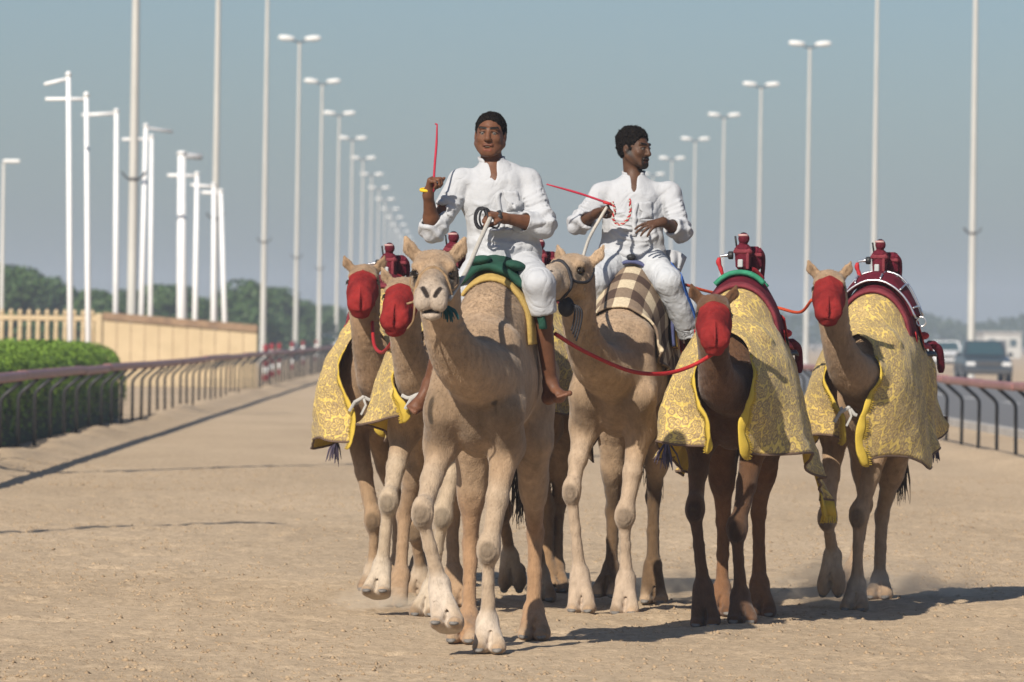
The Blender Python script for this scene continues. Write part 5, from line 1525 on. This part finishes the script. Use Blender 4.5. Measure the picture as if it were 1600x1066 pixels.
    # collar band, front placket and pocket
    def on_shirt(p0, dirn):   # first vertex of the shirt along -dirn
        w = V-p0; t = w@dirn; o = np.linalg.norm(w-np.outer(t,dirn),axis=1); k = np.where(o<.012, t, -9).argmax(); return V[k]
    G = []
    for a in np.linspace(-2.5, 2.5, 26):
        dr = lr*sin(a)*.064-fr*cos(a)*.062; p_ = J['neck']+up*(.012-.022*(abs(a)/2.5)**2)+dr
        G.append([p_-up*.012, p_+up*.016+dr*.06, p_+up*.034+dr*.12])
    sheet('collar', np.array(G), SHIRT, shirt, .005)
    zs = np.linspace(.15,.36,14); cen = [on_shirt(J['neck']-up*z+lr*.006, fr) for z in zs]; cen = np.array(cen)
    if len(cen) > 4:
        cen = np.stack([np.convolve(np.pad(cen[:,k],1,'edge'), [.25,.5,.25],'valid') for k in range(3)],1)
        sheet('placket', np.stack([cen-lr*.014+fr*.002, cen+fr*.006, cen+lr*.014+fr*.002],1), SHIRT, shirt, .004)
    PG = np.array([[on_shirt(J['neck']-up*z+lr*x, fr)+fr*.004 for x in np.linspace(.045,.125,7)] for z in np.linspace(.15,.25,7)])
    PG = (PG+np.roll(PG,1,0)*0); sheet('pocket', PG, SHIRT, shirt, .004)
    # ------------------------------------------------ trousers
    T = SHIRT if sm is None else sm
    ends = {s_: (J['kn_'+s_]*.72+J['an_'+s_]*.28 if trousers_to == 'knee' else J['an_'+s_]*.93+J['kn_'+s_]*.07) for s_ in 'rl'}
    F = grid_for([J['pelvis'],J['hip_r'],J['hip_l'],J['kn_r'],J['kn_l'],ends['r'],ends['l']], .17, .0075)
    F.ell(J['pelvis']-up*.02, (.185,.15,.11), R=RB, k=.05)
    for s_ in 'rl':
        hp, kn, e = J['hip_'+s_], J['kn_'+s_], ends[s_]; ax = unit(e-kn)
        F.cone(hp, kn, .102, .080, k=.05); F.cone(kn, e+ax*.06, .080, .078 if trousers_to=='knee' else .068, k=.03)
        F.plane(e, ax, .13); F.cone(e+ax*.05, e-ax*.05, .070 if trousers_to=='knee' else .058, .065, k=.006, op='sub')
    V, Q = F.mesh(); V = smooth_mesh(V, Q, 2, .5); N_ = vnormals(V, Q)
    d = folds(V, .008, (8,8,4), seed+20)+folds(V, .004, (16,16,9), seed+29)
    V = V+N_*d[:,None]
    tr = link('trousers', mesh_np('trousers', V, Q), T, root)
    r = Camel(); r.J, r.base, r.root, r.H, r.HF, r.tr, r.V = J, base, root, H, HF, tr, V
    return r

FIST = (1.25,1.45,.9)
R1 = rider('rider in white shirt and shorts on the front camel, raising a red stick', (.125,.054,.029), 30.46,
  dict(pelvis=(788,408,0), neck=(769,256,0), head=(766,212,-.015), sh_r=(721,286,-.01), sh_l=(825,284,.0),
       el_r=(676,360,-.09), wr_r=(669,305,-.215), hd_r=(673,284,-.235), cuff_r=(672,345,-.125),
       el_l=(850,352,-.12), wr_l=(787,341,-.26), hd_l=(766,335,-.29), cuff_l=(818,346,-.195),
       hip_r=(760,412,-.02), hip_l=(812,412,-.02), kn_r=(708,476,-.26), kn_l=(842,444,-.34), an_r=(672,600,-.12), an_l=(860,598,-.16),
       heel_r=(664,628,-.08), toe_r=(641,641,-.22), heel_l=(857,622,-.13), toe_l=(884,617,-.27)),
  hd=(-.13,-1,.06), hup=(.02,0,1), hair_curl=.003, beard=0.0, open_=.75, seed=5,
  hand_r=dict(n=(.75,-.3,.0), sd=1, curl=FIST, thumb=.5), hand_l=dict(n=(-.1,.35,-.9), sd=1, curl=FIST, thumb=.5))
R2 = rider('bearded rider in white shirt and striped trousers looking aside on the second camel', (.078,.038,.022), 34.95,
  dict(pelvis=(988,400,0), neck=(990,277,0), head=(992,233,-.01), sh_r=(941,303,0), sh_l=(1046,303,0),
       el_r=(904,350,-.06), wr_r=(931,334,-.27), hd_r=(948,324,-.34), cuff_r=(918,343,-.17),
       el_l=(1064,362,-.11), wr_l=(1036,347,-.32), hd_l=(1018,351,-.36), cuff_l=(1049,354,-.22),
       hip_r=(966,405,-.02), hip_l=(1012,405,-.02), kn_r=(930,440,-.32), kn_l=(1044,440,-.34), an_r=(908,540,-.12), an_l=(1080,528,-.16),
       heel_r=(906,560,-.10), toe_r=(895,568,-.28), heel_l=(1080,545,-.14), toe_l=(1098,552,-.30)),
  hd=(.80,-.62,-.05), hup=(.03,0,1), hair_curl=.007, beard=.92, open_=0.0, seed=11, sm=TROUS, trousers_to='ankle',
  hand_r=dict(n=(.1,.3,-.9), sd=1, curl=FIST, thumb=.5), hand_l=dict(n=(.0,.55,-.8), sd=-1, curl=((.25,.3,.2),(.3,.3,.2),(.35,.35,.25),(.45,.4,.3)), thumb=.25, spread=.35))
# blue stripes down the outside of the left trouser leg
BLUE = mat('blue_stripe', (.035,.12,.42), .8, (.03,.10,.36), 20)
J = R2.J
for q in range(3):
    pts = []
    for t in np.linspace(.12, .93, 26):
        ax = (J['hip_l']*(1-t*2)+J['kn_l']*t*2) if t < .5 else (J['kn_l']*(2-2*t)+J['an_l']*(2*t-1))
        dr = unit(np.array((.93,-.30-.22*(q-1),.18))); w = R2.V-ax; tt = w@dr; o = np.linalg.norm(w-np.outer(tt,dr),axis=1)
        k = np.where(o<.014, tt, -9).argmax(); pts.append(R2.V[k]+dr*.003)
    pts = np.array(pts); pts = np.stack([np.convolve(np.pad(pts[:,k],2,'edge'), [.1,.2,.4,.2,.1],'valid') for k in range(3)],1)
    m = MB(); m.tube(pts, .006, 6, flat=(1.2,.6)); m.build('stripe', BLUE, R2.tr, True)
# loose shirt tail at the hip
tail = np.array([[P(1034,392,35.0), P(1050,391,35.02), P(1062,394,35.05), P(1073,402,35.07)],[P(1038,404,34.98),P(1052,404,34.98),P(1062,408,35.02),P(1068,414,35.05)],[P(1042,418,34.94),P(1052,420,34.97),P(1058,424,35.0),P(1062,428,35.04)]])-R2.base
tg = np.stack([catmull(tail[:,k], 10) for k in range(4)],1); tg = np.stack([catmull(tg[i], 14) for i in range(10)],0); tg[:,:,1] += .012*np.sin(np.arange(14)*1.1)[None,:]
sheet('shirt_tail', tg, SHIRT, R2.root, .006)

# ================================================================== ROPES, STICKS, HALTERS
ROPE_R = mat('red_rope', (.42,.018,.02), .7, (.30,.012,.014), 60, bump=.003, bscale=200)
ROPE_O = mat('orange_rope', (.50,.065,.02), .7, (.40,.05,.015), 60)
ROPE_W = mat('white_rope', (.46,.43,.38), .85, (.38,.35,.30), 60, bump=.003, bscale=200)
ROPE_K = mat('black_rope', (.012,.012,.016), .7, (.025,.025,.03), 60)
STICK = mat('red_stick', (.42,.022,.05), .5, (.34,.018,.04), 30)
def rope(name, pts, r, m, label, cat, n=40, group=None, flat=None):
    q = catmull(np.array(pts), n); base = q[0].copy(); mb = MB(); mb.tube(q-base, r, 8, flat=flat)
    return mb.build(name, m, None, True, loc=base, label=label, cat=cat, group=group)
hr = R1.base+R1.J['hd_r']; 
s0, s1 = P(683,194,30.235), P(677,300,30.225)
root = empty('riding_stick', s1, 0, 'red stick held upright by the front rider', 'stick')
m = MB(); m.tube(catmull([s1-s1, P(679,262,30.23)-s1, P(682,225,30.235)-s1, s0-s1], 14), [.0065]*10+[.0055,.005,.0045,.004], 8); m.build('shaft', STICK, root, True)
m = MB(); m.tube([s0-s1, s0-s1+np.array((-.012,0,.0))], .004, 6); m.build('tip', STICK, root)
YEL = mat('yellow_tape', (.66,.44,.02), .6)
a = np.linspace(0,2*pi,20); wc = P(667,297,30.24)-s1
m = MB(); m.tube([wc+np.array((.036*cos(t),.03*sin(t)-.0,.006*sin(t))) for t in a], .006, 6, cap=False, flat=(1.4,.7)); m.build('wrist_loop', YEL, root, True)
s0, s1 = P(854,288,34.58), P(957,320,34.60)
root = empty('riding_stick', s1, 0, 'red stick held level by the bearded rider', 'stick')
m = MB(); m.tube(catmull([s1-s1, (s0-s1)*.5+np.array((0,0,.006)), s0-s1], 12), [.007]*8+[.006,.0055,.005,.0045], 8); m.build('shaft', STICK, root, True)
m = MB(); m.tube([(0,0,0),(s1-s0)*-.14], .010, 8); m.build('grip', REDS, root, True)
# reins
h1 = R1.base+R1.J['hd_l']+np.array((.0,-.03,-.02)); noseL = C1.root+C1.R@C1.H(.085,.30,-.10)
rope('lead_rope', [h1, h1*.75+noseL*.25+np.array((0,0,-.01)), h1*.4+noseL*.6+np.array((0,0,-.03)), noseL], .0105, ROPE_W, 'white lead rope from the front rider\'s hand to his camel\'s halter', 'rope', flat=(1,1.2))
h2 = R2.base+R2.J['hd_r']+np.array((0,-.03,0)); nose2 = C2.root+C2.R@C2.H(.10,.10,-.10)
rope('lead_rope', [h2, P(926,362,34.5), P(916,385,34.3), P(908,420,34.0), nose2], .010, ROPE_W, 'white lead rope from the bearded rider\'s hand to his camel', 'rope')
# coil of black cord in the front rider's fist
cc = P(752,341,30.17); m = MB(); r = np.random.RandomState(2)
for k in range(5):
    a0 = r.rand()*6; rx, rz_ = .030+.012*r.rand(), .050+.012*r.rand(); ox = r.normal()*.008
    m.tube([(ox+rx*cos(t)+.01, r.normal()*.0+.012*sin(t+a0), rz_*sin(t)) for t in np.linspace(0,2*pi,22)], .0055, 6, cap=False)
m.tube(catmull([(.02,-.02,.045),(.04,-.03,.0),(.05,-.03,-.04),(.085,-.03,-.05),(.10,-.03,-.02)],14), .006, 6)
m.build('coiled_cord', ROPE_K, None, True, loc=cc, label='coil of black cord hanging from the front rider\'s fist', cat='cord')
m = MB(); wc = P(777,339,30.19); dw = unit(R1.J['wr_l']-R1.J['hd_l']); u1 = unit(np.cross(dw,(0,0,1))); u2 = np.cross(dw,u1)
m.tube([(u1*cos(t)*.031+u2*sin(t)*.031) for t in np.linspace(0,2*pi,20)], .011, 6, cap=False, flat=(.5,1)); m.bev(-u1*.034*np.sign(-u1[1] if abs(u1[1])>.1 else 1)*-1, (.026,.014,.026), .004)
m.build('wristwatch', BLACKP, None, True, loc=wc, label='black watch on the front rider\'s left wrist', cat='watch')
# braided loop at the bearded rider's hand
cc = P(958,325,34.56); pts = [P(957,316,34.56),P(961,328,34.55),P(958,340,34.55),P(963,349,34.55),P(972,350,34.54),P(981,342,34.54),P(985,330,34.54),P(984,312,34.55)]
q = catmull(np.array(pts), 60)-cc; root = empty('braided_cord', cc, 0, 'red and white braided cord looped from the bearded rider\'s fist', 'cord')
for k,mm in enumerate((REDS, ROPE_W)):
    tw = np.stack([.0045*np.cos(np.arange(60)*1.2+k*pi), .006*np.sin(np.arange(60)*1.2+k*pi), .0045*np.sin(np.arange(60)*1.2+k*pi)],1)
    m = MB(); m.tube(q+tw, .0055, 6); m.build('strand', mm, root, True)
# red ropes between the camels
k3 = C3.root+C3.R@C3.H(.02,.36,-.185); k4 = C4.root+C4.R@C4.H(-.12,.20,-.06); k5 = C5.root+C5.R@C5.H(.05,.30,-.19); k6 = C6.root+C6.R@C6.H(-.04,.36,-.185)
rope('lead_rope', [P(868,522,30.6), P(905,545,31.0), P(960,571,31.4), P(1000,583,31.7), P(1045,583,31.9), P(1085,570,32.0), k3], .0115, ROPE_R, 'red rope sagging from the front camel\'s saddle to the dark brown camel', 'rope', group='red ropes between the camels')
rope('lead_rope', [P(1071,445,34.7), P(1100,454,34.8), P(1160,468,35.0), P(1215,481,34.9), P(1250,488,34.6), k4], .0095, ROPE_O, 'taut orange red rope from the bearded rider\'s saddle to the rightmost camel', 'rope', group='red ropes between the camels')
rope('lead_rope', [P(581,478,36.0), P(582,510,35.9), P(585,540,35.4), P(596,551,34.6), P(608,541,33.6), P(617,524,33.0), k6], .011, ROPE_R, 'red rope looping between the two camels on the left', 'rope', group='red ropes between the camels')
rope('lead_rope', [P(640,500,33.05), P(642,545,33.0), P(643,570,33.05), P(642,600,33.15)], .010, ROPE_R, 'short red rope hanging down the neck of the half hidden camel', 'rope', group='red ropes between the camels')
# halters
def hring(c, u0, w, n=26, rl=1.0, top=(0,0), off=.006):
    """band round the snout at distance u0: pushed onto the camel's skin"""
    pts = []
    for t in np.linspace(0,2*pi,n):
        p = c.H(.13*sin(t), u0+top[0]*cos(t), -.06+.13*cos(t)); o = c.H(0, u0, -.06)
        for k in range(40):
            v,_ = fsample_v(c.F, p[None]); 
            if v[0] < off: break
            p = p+(o-p)*.05
        pts.append(p)
    return np.array(pts)
def halter(c, label, m, cheek=True, extra=None, u=.30):
    root = empty('halter', c.root, c.yaw, label, 'halter')
    b = MB(); b.tube(hring(c,u,0), .0065, 6, cap=False, flat=(1.5,.7)); b.build('noseband', m, root, True)
    for t in (-1,1):
        pts = []
        for (l,uu,w) in ((.10,u,-.07),(.12,.17,-.085),(.13,.08,-.06),(.12,.0,.02),(.09,-.05,.07)):
            p = c.H(l*t*1.3,uu,w); o = c.H(0,uu,-.03)
            for k in range(50):
                v,_ = fsample_v(c.F, p[None])
                if v[0] < .006: break
                p = p+(o-p)*.04
            pts.append(p)
        b = MB(); b.tube(catmull(pts,20), .006, 6, flat=(1.5,.7)); b.build('cheek_strap', m, root, True)
    return root
TANC = mat('tan_cord', (.30,.20,.11), .8, (.2,.13,.07), 40)
hl = halter(C1, 'thin tan cord halter on the front camel', TANC, u=.24)
p = C1.H(.075,.33,-.13); m = MB(); r = np.random.RandomState(4); TEAL = mat('teal_yarn', (.008,.075,.085), .9)
for k in range(24):
    e = r.normal(size=3)*np.array((.014,.012,.008)); m.tube([p+e*.2, p+e+np.array((.012,-.005,-.03)), p+e*1.3+np.array((.02,-.008,-.065))], [.004,.004,.002], 4, cap=False)
m.build('teal_tassel', TEAL, hl)
p = C1.H(-.09,.25,-.12); m = MB(); m.tube(catmull([p, p+np.array((.0,-.01,-.05)), p+np.array((-.01,.01,-.10)), p+np.array((-.045,.05,-.14))],14), .006, 6); m.tube([p, p+np.array((-.04,-.01,-.012))], .006, 6); m.ball(p, .012, 8)
m.build('cord_end', TANC, hl, True)
hl = halter(C2, 'thick black rope halter on the bearded rider\'s camel', ROPE_K, u=.24)
b = MB(); b.tube(hring(C2,.25,0,off=.008), .010, 8, cap=False); b.build('noseband', ROPE_K, hl, True)
p = C2.H(.02,.16,-.19); b = MB(); b.ball(p+np.array((0,0,-.02)), (.05,.045,.06), 10)
for k in range(4): b.tube(catmull([p+np.array((.03,-.02,0)), p+np.array((.055+.012*k,-.03,-.03)), p+np.array((.05+.015*k,-.02,-.10)), p+np.array((.035+.01*k,-.02,-.16-.02*k))],12), .006, 6)
b.build('knot', ROPE_K, hl, True)

# ================================================================== LOOSE SAND AND DUST
def clods(n, seed):
    r = np.random.RandomState(seed)
    Y = 25+ (r.rand(n)**1.5)*45; X = -5.2+12.6*r.rand(n)
    keep = vnoise(np.stack([X*.8,Y*.5,0*X],1), 12)+.6*vnoise(np.stack([X*3,Y*2,0*X],1), 14) > r.rand(n)*1.3-.75
    X, Y = X[keep], Y[keep]; n = len(X)
    s = .004+.014*r.rand(n)**4; Z = np.array(ground_h(X[None,:], Y[None,:])[0])
    T = np.array([(1,0,-.4),(-.5,.87,-.4),(-.5,-.87,-.4),(0,0,.8)])
    a = r.rand(n)*6.28; ca, sa = np.cos(a), np.sin(a)
    V = np.zeros((n,4,3))
    for k in range(4):
        x, y, z = T[k]*(.7+.6*r.rand(n,3)).T if False else (T[k][0]*(.6+.8*r.rand(n)), T[k][1]*(.6+.8*r.rand(n)), T[k][2]*(.6+.7*r.rand(n)))
        V[:,k,0] = X+s*(ca*x-sa*y)*1.5; V[:,k,1] = Y+s*(sa*x+ca*y)*1.5; V[:,k,2] = Z+s*z
    b = np.arange(n)[:,None]*4
    Q = np.concatenate([b+np.array(q) for q in ((0,2,1),(0,1,3),(1,2,3),(2,0,3))])
    return V.reshape(-1,3), Q
V, Q = clods(110000, 3)
link('sand_clods', mesh_np('sand_clods', V, Q, False), mat('clod', (.40,.29,.18), .95, (.27,.19,.115), 3), label='small loose clods and droppings scattered over the sand track', kind='stuff')

def dust(px, py, Y, r, dens, label, seed):
    m = bpy.data.materials.new('dust'); m.use_nodes = True; N = m.node_tree.nodes; L = m.node_tree.links; N.remove(N['Principled BSDF'])
    pv = N.new('ShaderNodeVolumePrincipled'); pv.inputs['Color'].default_value = (.86,.76,.62,1)
    tc = N.new('ShaderNodeTexCoord'); ln = N.new('ShaderNodeVectorMath'); ln.operation = 'LENGTH'; L.new(tc.outputs['Object'], ln.inputs[0])
    f = N.new('ShaderNodeMapRange'); f.inputs['From Min'].default_value = 1; f.inputs['From Max'].default_value = .15; L.new(ln.outputs['Value'], f.inputs['Value'])
    nz = N.new('ShaderNodeTexNoise'); nz.inputs['Scale'].default_value = 2.6; nz.inputs['Detail'].default_value = 4; L.new(tc.outputs['Object'], nz.inputs['Vector'])
    g = N.new('ShaderNodeMapRange'); g.inputs['From Min'].default_value = .42; g.inputs['From Max'].default_value = .72; L.new(nz.outputs['Fac'], g.inputs['Value'])
    a = N.new('ShaderNodeMath'); a.operation = 'MULTIPLY'; L.new(f.outputs[0], a.inputs[0]); L.new(g.outputs[0], a.inputs[1])
    b = N.new('ShaderNodeMath'); b.operation = 'MULTIPLY'; b.inputs[1].default_value = dens; L.new(a.outputs[0], b.inputs[0])
    L.new(b.outputs[0], pv.inputs['Density']); L.new(pv.outputs[0], N['Material Output'].inputs['Volume'])
    w = P(px, py, Y); o = MB().ball((0,0,0), 1.0, 12).build('dust_cloud', m, None, True, label=label, kind='stuff')
    o.location = tuple(w); o.scale = r
dust(592, 945, 34.2, (.34,.5,.13), 9.0, 'puff of dust under the raised hoof on the left', 1)
dust(1300, 915, 35.6, (.42,.5,.20), 9.0, 'puff of dust behind the raised hoof of the rightmost camel', 2)
dust(1400, 925, 37.0, (.7,.8,.24), 3.5, 'thin dust behind the hind feet of the rightmost camel', 3)
dust(1045, 925, 36.0, (.5,.7,.24), 4.0, 'thin dust between the hind feet of the middle camels', 4)
SC.cycles.volume_step_rate = 1.0; SC.cycles.volume_max_steps = 256

# ------------------------------------------------------------------ the dusty air
hm = bpy.data.materials.new('dusty_air'); hm.use_nodes = True
N = hm.node_tree.nodes; N.remove(N['Principled BSDF'])
pv = N.new('ShaderNodeVolumePrincipled'); pv.inputs['Color'].default_value = (.70,.83,1.0,1); pv.inputs['Density'].default_value = .00062; pv.inputs['Anisotropy'].default_value = .2
hm.node_tree.links.new(pv.outputs[0], N['Material Output'].inputs['Volume'])
MB().box((0, 1000, 10.5), (1500, 2200, 23)).build('haze', hm, label='pale dusty haze filling the air over the track', kind='stuff')
